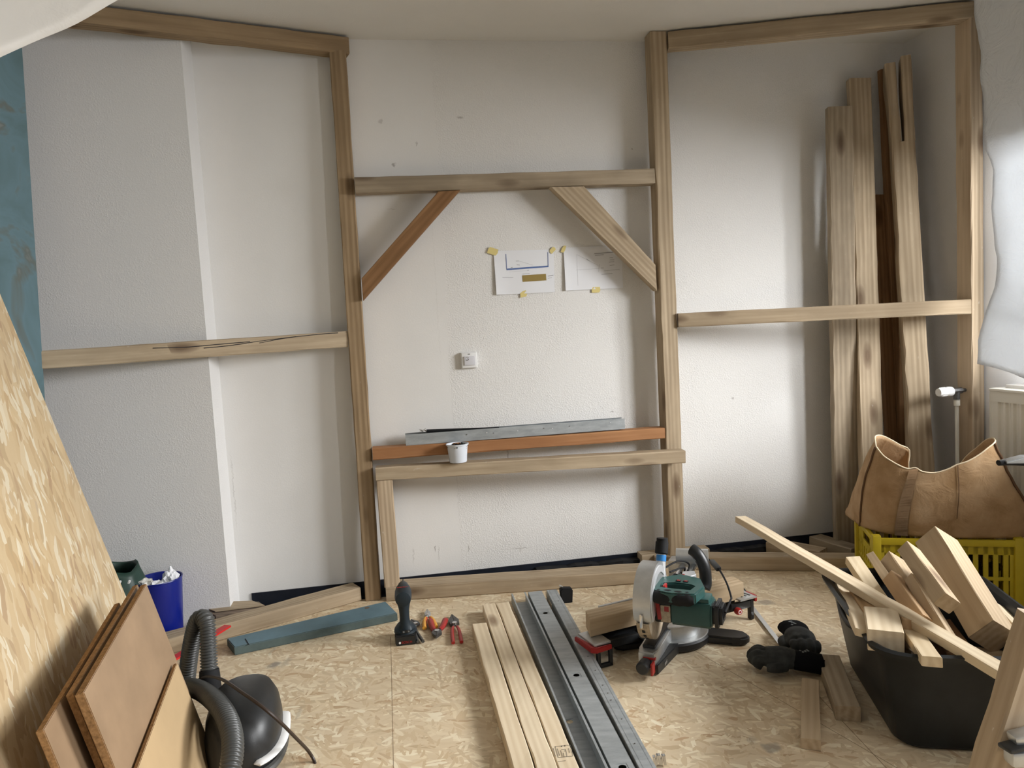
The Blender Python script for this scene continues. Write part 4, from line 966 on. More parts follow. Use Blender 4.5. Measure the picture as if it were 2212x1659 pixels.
# D-handle: flat body with an opening, rubber grip in front
def ringprism(bm, outer, inner, z0, z1, rot, org):
    n = len(outer); vs = []
    for z in (z0, z1):
        vs.append([bm.verts.new(org + rot @ V((x, y, z))) for x, y in outer]); vs.append([bm.verts.new(org + rot @ V((x, y, z))) for x, y in inner])
    o0, i0, o1, i1 = vs
    for k in range(n):
        j = (k + 1) % n
        bm.faces.new((o0[k], o0[j], i0[j], i0[k])); bm.faces.new((o1[k], i1[k], i1[j], o1[j])); bm.faces.new((o0[k], o1[k], o1[j], o0[j])); bm.faces.new((i0[k], i0[j], i1[j], i1[k]))
hr_ = Matrix((mm_, aa, D3)).transposed()
outer = [(.020, .02), (.030, -.055), (.090, -.105), (.165, -.080), (.195, .0), (.180, .085), (.10, .100), (.03, .085)]
inner = [(.050, .020), (.055, .008), (.090, -.006), (.145, -.002), (.160, .010), (.152, .046), (.10, .048), (.052, .044)]
bm = bmesh.new(); ringprism(bm, outer, inner, .006, .044, hr_, B0 + D3 * .012)
bmesh.ops.recalc_face_normals(bm, faces=bm.faces); bmesh.ops.bevel(bm, geom=[e for e in bm.edges if e.calc_length() > .0 and len(e.link_faces) == 2 and e.link_faces[0].normal.angle(e.link_faces[1].normal, 0) > 1.2], offset=.005, segments=2, affect='EDGES')
hb = part('handle_body', bm, 'green')
bm = bmesh.new(); pts = [hp(.025 + .0125 * k, .076 + .002 * math.sin(k * 1.0), .032) for k in range(13)]
tube(bm, pts, .022, 16, radii=[.016, .022, .0255, .0235, .0255, .026, .0235, .0255, .026, .0235, .0255, .023, .015]); part('grip', bm, 'rubber', par=hb)
bm = bmesh.new(); bx(bm, hp(.062, .030, .048), (.010, .034, .022), HF if HF.determinant() > 0 else HF, .003); part('switch', bm, 'red', par=hb)
for k in range(2):
    bm = bmesh.new(); bx(bm, hp(.098 + .026 * k, -.026, .0570), (.018, .016, .003), HF, .001); c_ = part('button', bm, 'rubber', par=hb)
    bm = bmesh.new(); bx(bm, hp(.098 + .026 * k, -.026, .0588), (.011, .009, .001), HF); part('button_mark', bm, 'red', False, S)
bm = bmesh.new(); cyl(bm, hp(.02, -.075, .05), hp(.02, -.10, .125), .018, .017); dp = part('dust_port', bm, 'alu_b', label='white painted dust port')
bm = bmesh.new(); cyl(bm, hp(.02, -.092, .101), hp(.02, -.100, .122), .0184, .0184); part('tape_band', bm, 'bluetape', par=dp)
bm = bmesh.new(); tube(bm, [hp(.02, -.10, .125), hp(.02, -.101, .128), hp(.02, -.118, .165), hp(.02, -.120, .168), hp(.02, -.122, .180)], .022, 24, radii=[.019, .0235, .0235, .021, .0205]); part('rubber_sleeve', bm, 'rubber', par=dp)
# slide rods, bag clip and rear clamp
bm = bmesh.new(); cyl(bm, hp(.06, -.14, .03), hp(.06, -.32, .03), .013); cyl(bm, hp(.10, -.14, .03), hp(.10, -.32, .03), .013); part('slide_rod', bm, 'chrome')
bm = bmesh.new(); cyl(bm, hp(.03, -.29, .055), hp(.15, -.31, .055), .036, .036, 28); part('pivot_drum', bm, 'alu')
bm = bmesh.new(); pts = spline([hp(.10, -.24, .110), hp(.125, -.23, .095), hp(.150, -.225, .05), hp(.155, -.22, -.01), hp(.15, -.21, -.03)], 5); tube(bm, pts, .02, 16, radii=[.014] + [.023] * (len(pts) - 2) + [.014]); part('rear_handle', bm, 'blackp')
bm = bmesh.new(); prism(bm, [(.085, -.15), (.125, -.17), (.14, -.13), (.12, -.10), (.09, -.11)], .03, .05, hr_, B0, bev=.002); part('latch', bm, 'alu_b')
bm = bmesh.new(); bx(bm, hp(.095, -.115, .045), (.012, .012, .012), HF, .003); part('latch_pin', bm, 'red')
bm = bmesh.new()
for (pp_) in ([hp(.03, -.09, .075), hp(.07, -.16, .085), hp(.10, -.20, .06), hp(.09, -.15, .02)], [hp(.05, -.10, .06), hp(.085, -.18, .055), hp(.075, -.2, .02)]): tube(bm, spline(pp_, 6), .0035, 8)
part('cable_loop', bm, 'rubber')
cdp = [aty(1526, 1204, 3.0), aty(1536, 1213, 2.95), aty(1552, 1228, 2.88), aty(1569, 1258, 2.75), aty(1579, 1288, 2.66), aty(1578, 1297, 2.60), SW + hp(.262, .0, -.03)]
bm = bmesh.new(); tube(bm, [p - SW for p in spline(cdp, 6)], .0038, 8); pc = part('power_cord', bm, 'rubber')
bm = bmesh.new(); q0, q1 = aty(1537, 1212, 2.94) - SW, aty(1553, 1230, 2.87) - SW; bx(bm, (q0 + q1) / 2, ((q1 - q0).length, .020, .016), frame(q1 - q0), .003); part('cord_holder', bm, 'blackp', par=pc)
# timber lying in the saw
timber('sawn_timber', 'mitre cut timber lying across the saw table', SW + Lp(-.355, .012, .1285), SW + Lp(.36, .012, .1285), .085, .066, 'offcut', cut0=.35, cut1=.2, ch=.002)
# ------------------------------------------------------------------ gloves, steel bar, loose blocks
def remesh(o, vox=.004, sm=3):
    m1 = o.modifiers.new('r', 'REMESH'); m1.mode = 'VOXEL'; m1.voxel_size = vox; m1.use_smooth_shade = True
    m2 = o.modifiers.new('s', 'SMOOTH'); m2.iterations = sm; m2.factor = .5
    dg = bpy.context.evaluated_depsgraph_get(); me = bpy.data.meshes.new_from_object(o.evaluated_get(dg))
    o.modifiers.clear(); o.data = me
    for p in me.polygons: p.use_smooth = True
def glove(label, base, ang, flip, curl, lift=0, prints=True):
    """base: wrist on the floor; ang: heading of the hand"""
    g = root('work_glove', base, ang, label, 'glove', 'black knitted work gloves beside the tub'); g.scale = (1.15, 1.25, 1.35)
    def shape(parts):
        bm = bmesh.new()
        for pts, rad, fl in parts: tube(bm, spline(pts, 4), .01, 12, radii=[rad[min(int(i / 4), len(rad) - 1)] + (rad[min(int(i / 4) + 1, len(rad) - 1)] - rad[min(int(i / 4), len(rad) - 1)]) * ((i % 4) / 4) for i in range((len(pts) - 1) * 4 + 1)], flat=fl)
        return bm
    z0 = .022 + lift
    cuff = shape([([(-.085, 0, z0), (-.05, .002, z0 + .006), (0, 0, z0 + .008)], [.040, .043, .040], .55), ([(-.088, 0, z0), (-.078, 0, z0)], [.042, .043], .55)])
    o = mk('cuff', cuff, M['glove'], g); remesh(o, .0045, 4)
    palm = [([(-.01, 0, z0 + .008), (.03, 0, z0 + .012), (.075, flip * .004, z0 + .012)], [.038, .044, .040], .58)]
    for k, (y, L, cz) in enumerate(((-.030, .060, 0), (-.010, .072, .004), (.011, .068, .003), (.030, .052, -.003))):
        palm.append(([(.07, y, z0 + .010 + cz), (.07 + L * .45, y * 1.05, z0 + .018 + cz), (.07 + L * (1 - .35 * curl), y * 1.0, z0 + .006), (.07 + L * (1 - .85 * curl), y * .95, z0 - .006)], [.0125, .0125, .0115, .010], .95))
    palm.append(([(.02, flip * .035, z0 + .004), (.045, flip * .055, z0 + .006), (.075, flip * .050, z0 + .002)], [.015, .0135, .011], .95))
    hand = mk('hand', shape(palm), M['gloveg'], g); remesh(hand, .0036, 4)
    if prints:
        bm = bmesh.new()
        for k in range(5): bx(bm, (-.045 + .007 * k, -.010 + .005 * (k % 3), z0 + .0305 - .0006 * k), (.0055, .012 - .002 * k, .0012), Matrix.Rotation(.5 - .3 * k, 3, 'Z'))
        mk('cuff_print', bm, M['glovep'], g)
    return g
a = onz(1738, 1450, 0); b = onz(1640, 1443, 0); d = b - a
glove('lower black work glove, fingers pointing left, beside the tub', zv(onz(1712, 1452), 0), math.atan2(d.y, d.x), 1, .75, .004)
a = onz(1735, 1395, 0); glove('upper black work glove, cuff pointing away from the camera, touching the steel bar', zv(onz(1728, 1402) + V((.0, .02, 0)), 0), R(-97), -1, .95, .004)
a, b = onz(1606, 1288, .006), onz(1694, 1402, .006)
sbr = timber('steel_bar', 'thin steel bar with forked end lying between the saw and the gloves', a, b, .019, .006, M['chrome'], cat='steel bar', ch=.0008, rough=0)
bm = bmesh.new(); bx(bm, (-.012, .011, .012), (.030, .004, .028), None, .001); bx(bm, (-.012, -.011, .012), (.030, .004, .028), None, .001); bx(bm, (-.004, 0, .006), (.014, .022, .008), None, .001); mk('fork', bm, M['blackp'], sbr)
def block_px(label, FL, FR, NR, NL, z, mat, name='timber_offcut', cat='offcut', z0=.001, bev=.002):
    P_ = [onz(*p, z) for p in (FL, FR, NR, NL)]; c = sum(P_, V()) / 4; c.z = z0
    ax = ((P_[2] + P_[3]) / 2 - (P_[0] + P_[1]) / 2); ax.z = 0; L = ax.length; ax.normalize()
    wd = ((P_[1] - P_[0]).length + (P_[2] - P_[3]).length) / 2
    return timber(name, label, zv(c, (z + z0) / 2) - ax * L / 2, zv(c, (z + z0) / 2) + ax * L / 2, wd, z - z0, mat, cat=cat, ch=.002)
block_px('wide offcut block lying on the floor against the left side of the tub', (1770, 1413), (1808, 1415), (1849, 1515), (1814, 1536), .048, 'beam')
block_px('narrow orange brown offcut on the floor before the gloves', (1732, 1466), (1769, 1467), (1773, 1600), (1729, 1592), .034, 'offcut')

# ------------------------------------------------------------------ black tub full of offcuts
TU = V((.178, .984, 0)).normalized(); TV = V((.989, -.18, 0)).normalized()       # along the tub, across the tub
T0 = onz(1892, 1420, .305) + V((.02, .01, 0)); 
T0.z = 0
def rrect(cx, cy, a, b, r, n=6):
    out = []
    for (sx, sy, st_) in ((1, 1, 0), (-1, 1, 90), (-1, -1, 180), (1, -1, 270)):
        for k in range(n + 1):
            t = R(st_ + 90 * k / n); out.append((cx + sx * (a / 2 - r) + r * math.cos(t), cy + sy * (b / 2 - r) + r * math.sin(t)))
    return out
TW, TL = .50, .70
tc = T0 + TV * TW / 2 + TU * TL / 2
tub = root('mortar_tub', tc, 0, 'large black mortar tub filled with timber offcuts, at the lower right', 'tub')
TR = Matrix((TV, TU, D3)).transposed()
def tubmesh():
    bm = bmesh.new(); rings = []
    prof = [(-.095, .004, .05), (-.08, .0, .06), (-.066, .012, .07), (-.04, .15, .08), (-.018, .27, .09), (-.008, .292, .095), (.012, .296, .10), (.016, .308, .105), (.004, .312, .10), (-.012, .304, .09), (-.025, .27, .085), (-.06, .15, .075), (-.10, .018, .06)]
    for (ins, z, r) in prof:
        rings.append([bm.verts.new(TR @ V((x, y, z))) for x, y in rrect(0, 0, TW + 2 * ins * .95, TL + 2 * ins, r)])
    n = len(rings[0])
    for a, b in zip(rings, rings[1:]):
        for k in range(n): bm.faces.new((a[k], a[(k + 1) % n], b[(k + 1) % n], b[k]))
    bm.faces.new(rings[0][::-1]); bm.faces.new(rings[-1]); return bm
mk('shell', tubmesh(), M['tub'], tub, smooth=True)
for s in (-1, 1):
    bm = bmesh.new(); pts = spline([(-(TW / 2 - .014) * s, TL * .20, .268), (-(TW / 2 - .004) * s, TL * .10, .255), (-(TW / 2 - .004) * s, -.02, .255), (-(TW / 2 - .014) * s, -TL * .12, .268)], 5)
    tube(bm, [TR @ V(p) for p in pts], .011, 10); mk('grip_rib', bm, M['tub'], tub, smooth=True)
bm = bmesh.new(); q = TR @ V((-TW / 2 - .002, TL / 2 - .035, .3115)); lathe(bm, [(.001, .0035), (.014, .003), (.024, 0)], 14, c=q); mk('mortar_splash', bm, M['beam_w'], tub, smooth=True)
def bpx(label, far, near, w_, h_, mat, roll=0, name='timber_offcut', cat='offcut', **k):
    a, b = aty(*far), aty(*near)
    return timber(name, label, a, b, w_, h_, mat, roll=R(roll), cat=cat, ch=.002, **k)
G = 'offcuts piled in the tub'
bpx('biggest beam offcut in the tub, thick and pointing up right of the centre', (2022, 1170, 2.44), (2146, 1376, 2.06), .102, .088, 'offcut', -38, group=G)
bpx('shorter square offcut lying against the biggest beam in the tub', (1963, 1189, 2.34), (2046, 1304, 2.06), .058, .046, 'offcut', -38, group=G)
bpx('long pale lath laid over the tub, pointing up to the left', (1600, 1121, 3.20), (2232, 1492, 1.72), .050, .026, 'newp', 0, 'wooden_lath', 'lath')
bpx('pale board in the tub, its top end beside the left rim and under the lath', (1842, 1210, 2.62), (1965, 1395, 2.16), .050, .030, 'new', 0, group=G)
bpx('pale board leaning along the inside of the left tub wall', (1818, 1262, 2.58), (1868, 1370, 2.08), .052, .022, 'newp', -14, group=G)
bpx('reddish brown offcut in the tub under the lath, near the left wall', (1852, 1278, 2.45), (1912, 1372, 2.10), .050, .035, 'offcutw', 5, group=G)
bpx('small reddish offcut in the tub with only its pointed corner up', (1885, 1205, 2.66), (1935, 1280, 2.40), .030, .045, 'offcut', 30, group=G)
bpx('square offcut standing up in the tub, left of the two short pointed ones', (1926, 1212, 2.60), (1990, 1310, 2.30), .062, .055, 'offcut', -35, group=G)
bpx('short offcut in the tub with dark knot marks, before the square one', (1930, 1252, 2.44), (2000, 1352, 2.14), .052, .050, 'offcutw', -35, group=G)
bpx('slim bright edged offcut in the tub, left of the big beam', (1970, 1252, 2.36), (2060, 1400, 2.02), .034, .036, 'offcut', -38, group=G)
bpx('cracked square block lying flat in the front left corner of the tub', (1903, 1334, 2.20), (1914, 1386, 2.015), .093, .060, 'newp', 0, group=G)
bpx('narrow lath end poking out over the front rim of the tub', (1962, 1355, 2.16), (2013, 1430, 1.88), .050, .026, 'new', 0, group=G)
bpx('brown stub in the tub just behind the cracked block', (1955, 1330, 2.2), (1970, 1352, 2.10), .05, .032, 'offcutw', 0, group=G)
bpx('dark shaded offcut deep in the tub, under the big beam', (2030, 1360, 2.25), (2080, 1430, 2.0), .07, .06, 'brown', 10, group=G)
bpx('pale offcut at the right rim of the tub, lower of two', (2170, 1350, 2.15), (2215, 1412, 1.98), .045, .03, 'newp', -20, group=G)
bpx('thin bright strip at the right rim of the tub, above the lower one', (2150, 1310, 2.28), (2212, 1372, 2.08), .05, .022, 'newp', -30, group=G)
bpx('flat offcut lying deep in the left part of the tub', (1900, 1350, 2.30), (1990, 1420, 2.08), .06, .04, 'offcut', 0, group=G)
bpx('offcut lying low across the right half of the tub', (2060, 1420, 2.12), (2180, 1440, 2.05), .07, .05, 'offcut', 20, group=G)

# ------------------------------------------------------------------ yellow crate with canvas bag
CH = .275
c0 = onz(1893, 1163, CH); cR = onz(2212, 1168, CH); cx_ = (cR - c0); cx_.z = 0; cx_.normalize(); cy_ = V((-cx_.y, cx_.x, 0))
CWd, CDp = .555, .38
cc = zv(c0, 0) + cx_ * (CWd / 2 - .01) + cy_ * CDp / 2
cr = root('plastic_crate', cc, 0, 'yellow slotted plastic crate under the canvas bag', 'crate'); CR_ = Matrix((cx_, cy_, D3)).transposed()
def cb(bm, x, y, z, sx, sy, sz, bev=.002): bx(bm, CR_ @ V((x, y, z)), (sx, sy, sz), CR_, bev)
bm = bmesh.new()
for s in (-1, 1):
    cb(bm, 0, s * (CDp / 2 - .006), CH - .014, CWd, .018, .028, .004); cb(bm, 0, s * (CDp / 2 - .012), CH - .045, CWd - .02, .008, .04)
    cb(bm, 0, s * (CDp / 2 - .012), .018, CWd - .02, .010, .036); cb(bm, 0, s * (CDp / 2 - .012), .110, CWd - .02, .010, .014)
    n = 14
    for k in range(n + 1):
        cb(bm, -CWd / 2 + .02 + (CWd - .04) * k / n, s * (CDp / 2 - .012), CH / 2, .019 if 0 < k < n else .045, .008, CH - .03, .001)
    x = s * (CWd / 2 - .006); cb(bm, x, 0, CH - .012, .018, CDp, .024, .004); cb(bm, s * (CWd / 2 - .012), 0, .018, .010, CDp - .02, .036); cb(bm, s * (CWd / 2 - .012), 0, .11, .010, CDp - .02, .014)
    cb(bm, s * (CWd / 2 - .012), -CDp * .33, CH - .06, .008, CDp * .30, .09); cb(bm, s * (CWd / 2 - .012), CDp * .33, CH - .06, .008, CDp * .30, .09); cb(bm, s * (CWd / 2 - .012), 0, CH - .088, .008, CDp * .5, .03)
    for k in range(10): cb(bm, s * (CWd / 2 - .012), -CDp / 2 + .02 + (CDp - .04) * k / 9, CH / 2 - .03, .008, .020, CH - .09, .001)
    for t in (-1, 1): cb(bm, s * (CWd / 2 - .012), t * (CDp / 2 - .012), CH / 2 + .006, .034, .034, CH + .012, .006)
cb(bm, 0, 0, .006, CWd - .03, CDp - .03, .008)
mk('basket', bm, M['crate'], cr, smooth=True)
bm = bmesh.new(); random.seed(3)
for k in range(26): q = CR_ @ V((random.uniform(-.25, .25), random.uniform(-.15, .15), random.uniform(.04, .15))); bmesh.ops.create_icosphere(bm, subdivisions=1, radius=random.uniform(.02, .045), matrix=Matrix.Translation(q))
tag(mk('crate_contents', bm, M['crateb'], loc=cc), 'brown goods seen through the slots of the yellow crate', 'goods', None, 'stuff')
# bag
zt = CH + .004
top = [(1893, 965, 3.08), (1908, 984, 3.05), (1925, 996, 3.03), (1945, 1007, 3.01), (1962, 1013, 3.0), (1978, 1011, 2.99), (1992, 1019, 2.98), (2018, 1022, 2.965), (2045, 1015, 2.95), (2068, 1004, 2.94), (2090, 997, 2.93), (2115, 983, 2.925), (2135, 968, 2.925), (2147, 958, 2.94),
       (2150, 952, 3.0), (2144, 947, 3.08), (2130, 951, 3.15), (2110, 968, 3.2), (2086, 988, 3.25), (2060, 1020, 3.28), (2030, 1036, 3.28), (2000, 1038, 3.28), (1978, 1026, 3.26), (1962, 1010, 3.25), (1964, 973, 3.25), (1945, 962, 3.24), (1922, 949, 3.23), (1903, 941, 3.21), (1890, 943, 3.17), (1891, 955, 3.12)]
def onfl(u, v): return onz(u, v, zt)
bot_px = [(1858, 1136), (1872, 1141), (1890, 1147), (1910, 1152), (1930, 1155), (1955, 1157), (1975, 1159), (2000, 1160), (2030, 1161), (2060, 1162), (2095, 1163), (2135, 1163), (2172, 1163), (2214, 1160)]
bot = [onfl(*p) for p in bot_px]
bR = bot[-1] + V((.05, .12, 0)); bR2 = bot[-1] + V((.02, .30, 0)); bL2 = bot[0] + V((.06, .25, 0))
nb = len(top) - len(bot)
back = spline([bot[-1], bR, bR2, bR2.lerp(bL2, .5), bL2, bot[0]], 12); back = [back[int(round((k + 1) * (len(back) - 1) / (nb + 1)))] for k in range(nb)]
ring0 = bot + back; ring1 = [aty(*p) for p in top]; n = len(ring0)
rowsN = 14; bm = bmesh.new(); grid = []
for i in range(rowsN + 1):
    t = i / rowsN; row = []
    cen = sum(ring0, V()) / n
    for k in range(n):
        p = ring0[k].lerp(ring1[k], t); outw = (p - cen); outw.z = 0; outw.normalize()
        bulge = .022 * math.sin(math.pi * t) * (1 if k < 14 else .5)
        p = p + outw * (bulge + .010 * noise.noise(p * 9) + .004 * noise.noise(p * 25)) * (1 if 0 < i < rowsN else .2)
        if 9 < k <= 13 and t < .55: p = p + V((.012, -.02, 0)) * math.sin(math.pi * t / .55) * (1 if k > 11 else .4)
        row.append(p)
    grid.append(row)
vv = [[bm.verts.new(p) for p in row] for row in grid]
for a, b in zip(vv, vv[1:]):
    for k in range(n): bm.faces.new((a[k], a[(k + 1) % n], b[(k + 1) % n], b[k]))
bm.faces.new(vv[0][::-1])
bmesh.ops.recalc_face_normals(bm, faces=bm.faces); 
bmesh.ops.subdivide_edges(bm, edges=bm.edges[:], cuts=1, use_grid_fill=True, smooth=.6)
bmesh.ops.solidify(bm, geom=list(bm.faces), thickness=.003)
bag = root('canvas_bag', zv(sum(ring0, V()) / n, zt), 0, 'tan canvas shopping bag with sagging rim on the yellow crate', 'bag'); bo_ = bag.location.copy()
bmesh.ops.translate(bm, verts=bm.verts, vec=-bo_); mk('bag_body', bm, M['jute'], bag, smooth='all')
def along(k, i0=0, i1=rowsN): return [grid[i][k] - bo_ for i in range(i0, i1 + 1)]
def outv(p): q = p + bo_ - sum(ring0, V()) / n; q.z = 0; return q.normalized()
bm = bmesh.new(); tube(bm, spline([p + outv(p) * .003 for p in along(0)], 2), .0042, 8); mk('left_seam_piping', bm, M['piping_d'], bag, smooth=True, ).name = 'seam_piping'
bm = bmesh.new(); tube(bm, spline([p + outv(p) * .004 for p in along(13)], 2), .0050, 8); mk('seam_piping', bm, M['piping_d'], bag, smooth=True)
bm = bmesh.new(); rim = [grid[-1][k] - bo_ + V((0, 0, .001)) for k in range(n)]; rim.append(rim[0]); tube(bm, spline(rim, 3), .0028, 8, False); mk('rim_piping', bm, M['piping'], bag, smooth=True)
bm = bmesh.new(); L1 = [p + V((-.0, -.010, 0)) for p in along(4)]; L2 = [p + V((0.006, -.010, 0)) for p in along(5)]
a_, b_ = spline(L1, 2), spline(L2, 2); va = [bm.verts.new(p) for p in a_]; vb = [bm.verts.new(p) for p in b_]
for k in range(len(va) - 1): bm.faces.new((va[k], vb[k], vb[k + 1], va[k + 1]))
bmesh.ops.solidify(bm, geom=list(bm.faces), thickness=.002); mk('strap', bm, M['jute_d'], bag, smooth='all')
bm = bmesh.new(); tube(bm, spline([p + outv(p) * .004 for p in along(9, 4)], 2), .0016, 6); mk('cord', bm, M['piping_d'], bag, smooth=True)

# ------------------------------------------------------------------ trestle leg and clamp at the right edge
lg_ = timber('trestle_leg', 'pale slanted trestle leg at the lower right corner', aty(2122, 1720, 1.36), aty(2240, 1330, 1.34), .048, .055, 'beam_w', up=(0, -1, 0), cat='trestle leg')
a = aty(2165, 1606, 1.30); bm = bmesh.new(); bx(bm, (.05, 0, 0), (.11, .03, .008), Matrix.Rotation(-.06, 3, 'Y') @ Matrix.Rotation(.2, 3, 'Z'), .003)
cl_ = root('clamp', a, 0, 'black and grey clamp beside the trestle leg, lower right corner', 'clamp'); mk('jaw', bm, M['blackp'], cl_, smooth=True)
bm = bmesh.new(); bx(bm, (.052, .002, .014), (.07, .028, .018), Matrix.Rotation(-.2, 3, 'Y'), .005); bx(bm, (.05, .0, -.026), (.08, .03, .028), None, .006); mk('pad', bm, M['alu'], cl_, smooth=True)
a = aty(2157, 1000, 1.45); tl = root('tool_handle', a, 0, 'grey topped black tool end poking in from the right edge', 'tool')
bm = bmesh.new(); tube(bm, spline([(0, 0, 0), (.03, 0, -.001), (.08, -.01, -.006), (.16, -.03, -.02)], 4), .0075, 12, flat=.75); mk('handle', bm, M['rubber'], tl, smooth=True)
bm = bmesh.new(); prism(bm, [(.01, .004), (.05, .012), (.16, .008), (.16, -.006), (.01, .0)], -.012, .012, Matrix(((1, 0, 0), (0, 0, -1), (0, 1, 0))), bev=.002); mk('top_plate', bm, M['alu'], tl, smooth=True)

# ------------------------------------------------------------------ left side: leaning boards, bins, vacuum
t_ = V((.275, -.962, 0)).normalized()
def leaning(name, label, cat, far_top, near_top, P0, s_, th, mat, edge=None, ext=0, ext_top=0):
    """panel in the plane through P0 spanned by t_ (towards the camera) and s_ (up the lean)"""
    nrm = t_.cross(s_).normalized()
    if nrm.x < 0: nrm = -nrm
    A = onp(*far_top, P0, nrm); B = onp(*near_top, P0, nrm)
    a_t, a_s = (A - P0).dot(t_), (A - P0).dot(s_); b_t = (B - P0).dot(t_); b_s = (B - P0).dot(s_)
    base = P0 + t_ * a_t; base -= s_ * (base.z / s_.z)
    L = b_t - a_t + ext; h0 = (A - base).dot(s_) + ext_top; h1 = (B - base).dot(s_) + ext_top
    rot = Matrix((t_, s_, t_.cross(s_))).transposed(); sgn_ = 1 if t_.cross(s_).dot(nrm) > 0 else -1
    bm = bmesh.new(); prism(bm, [(0, .0), (L, .0), (L, h1), (0, h0)], -th if sgn_ > 0 else 0, 0 if sgn_ > 0 else th, bev=.0015)
    for f in bm.faces: f.material_index = 0 if abs(f.normal.z) > .8 else 1
    o = mk(name, bm, None, mats=[M[mat], M[edge or mat]])
    mm = rot.to_4x4(); mm.translation = base + V((0, 0, th * .35)); o.matrix_world = mm
    tag(o, label, cat); return o, A, B
sL = V((-.166, 0, .55)).normalized(); nL = t_.cross(sL).normalized()
if nL.x < 0: nL = -nL
P3 = V((-.937, 2.10, 0))
o4, A4, B4 = leaning('fibreboard_panel', 'front pale fibreboard panel, the lowest of the leaning panels', 'panel', (375, 1441), (298, 1659), P3 + nL * .016, sL, .012, 'fibre_l', 'fibre_e', .12)
o3, A3, B3 = leaning('fibreboard_panel', 'large shiny brown fibreboard panel behind the pale one', 'panel', (303, 1273), (172, 1484), P3, sL, .019, 'fibre', 'fibre_e')
o2, A2, B2 = leaning('fibreboard_panel', 'fibreboard panel seen only as an edge behind the large brown one', 'panel', (284, 1274), (149, 1484), P3 - nL * .028, sL, .016, 'fibre', 'fibre_e')
o1, A1, B1 = leaning('fibreboard_panel', 'rearmost fibreboard panel of the leaning stack, furthest left', 'panel', (244, 1314), (84, 1563), P3 - nL * .062, sL, .016, 'fibre', 'fibre_e')
oA, oB = aty(0, 665, 2.42), aty(262, 1275, 2.42); sO = (oA - oB).normalized(); PO = oB - sO * (oB.z / sO.z)
rot = Matrix((t_, sO, t_.cross(sO))).transposed(); bm = bmesh.new(); prism(bm, [(0, 0), (1.35, 0), (1.35, 1.72), (0, 1.72)], -.018 if rot.col[2].x > 0 else 0, 0 if rot.col[2].x > 0 else .018, bev=.001)
ob = mk('chipboard_panel', bm, M['osb']); mm = rot.to_4x4(); mm.translation = PO + V((0, 0, .006)); ob.matrix_world = mm
tag(ob, 'big strand board sheet leaning against the left wall', 'panel')
# blue bin
bq = aty(372, 1375, 3.02); bq.z = 0
bq = aty(358, 1378, 3.05); bq.z = 0
bb = root('waste_bin', bq + V((-.022, .03, .001)), 0, 'blue waste bin with crumpled paper', 'bin')
bm = bmesh.new(); lathe(bm, [(.001, .0), (.074, .0), (.077, .006), (.092, .262), (.095, .265), (.094, .269), (.089, .267), (.073, .012), (.001, .010)], 40); mk('shell', bm, M['bin'], bb, smooth=True)
def crumple(name, c, r_, seed, mat, label, sc=(1, 1, .8)):
    bm = bmesh.new(); bmesh.ops.create_icosphere(bm, subdivisions=3, radius=1); rg = V((seed * 3.1, seed * 1.7, seed))
    for v in bm.verts:
        d = v.co.normalized(); f = 1 + .55 * noise.noise(d * 2.1 + rg) + .35 * abs(noise.noise(d * 4.5 + rg)); v.co = V((d.x * sc[0], d.y * sc[1], d.z * sc[2])) * r_ * f
    bmesh.ops.dissolve_limit(bm, angle_limit=.30, verts=bm.verts, edges=bm.edges); bmesh.ops.triangulate(bm, faces=bm.faces)
    return tag(mk(name, bm, M[mat], loc=c), label, 'paper')
bl = bb.location
crumple('crumpled_paper', bl + V((-.042, -.025, .245)), .034, 1, 'paperc', 'beige crumpled paper at the left side of the blue bin')
crumple('crumpled_paper', bl + V((.012, -.036, .240)), .032, 2, 'paper', 'white crumpled paper in the middle of the blue bin')
crumple('crumpled_paper', bl + V((.052, .0, .258)), .034, 4, 'paper', 'white crumpled paper sticking up at the right of the blue bin', (.8, .8, 1.3))
crumple('crumpled_paper', bl + V((0, .02, .20)), .05, 6, 'paperc', 'crumpled paper lying deepest in the blue bin')
# green sack bucket
sq = aty(262, 1290, 3.02); gq = V((sq.x - .045, 3.06, 0))
gs = root('refuse_sack', gq, 0, 'dark green open sack between the strand board and the blue bin', 'sack')
bm = bmesh.new(); rings = []
for (r_, z) in [(.09, 0), (.125, .06), (.135, .15), (.125, .25), (.105, .31), (.100, .335), (.092, .33), (.098, .29), (.11, .20), (.10, .1)]:
    rings.append([bm.verts.new(V(((r_ * (1 + .10 * math.sin(3 * t + z * 9) + .05 * math.sin(7 * t))) * math.cos(t), (r_ * (1 + .08 * math.sin(4 * t + z * 7))) * math.sin(t), z + (.012 * math.sin(3 * t) if z > .28 else 0)))) for t in [2 * math.pi * k / 36 for k in range(36)]])
for a, b in zip(rings, rings[1:]):
    for k in range(36): bm.faces.new((a[k], a[(k + 1) % 36], b[(k + 1) % 36], b[k]))
bm.faces.new(rings[0][::-1]); bm.faces.new(rings[-1]); mk('sack_body', bm, M['sack'], gs, smooth='all')
for (u, v) in ((259, 1258), (279, 1257)):
    q = aty(u, v, 2.925) - gq; bm = bmesh.new(); bx(bm, q, (.006, .01, .012), Matrix.Rotation(.4, 3, 'Y')); mk('paint_fleck', bm, M['white'], gs)
# red strip
a, b = onz(367, 1428, .070), onz(492, 1352, .074)
timber('red_strip', 'flat red strip lying across the left sill behind the vacuum hose', a, b, .034, .008, M['redtape'], cat='strip', ch=.0008, rough=0)
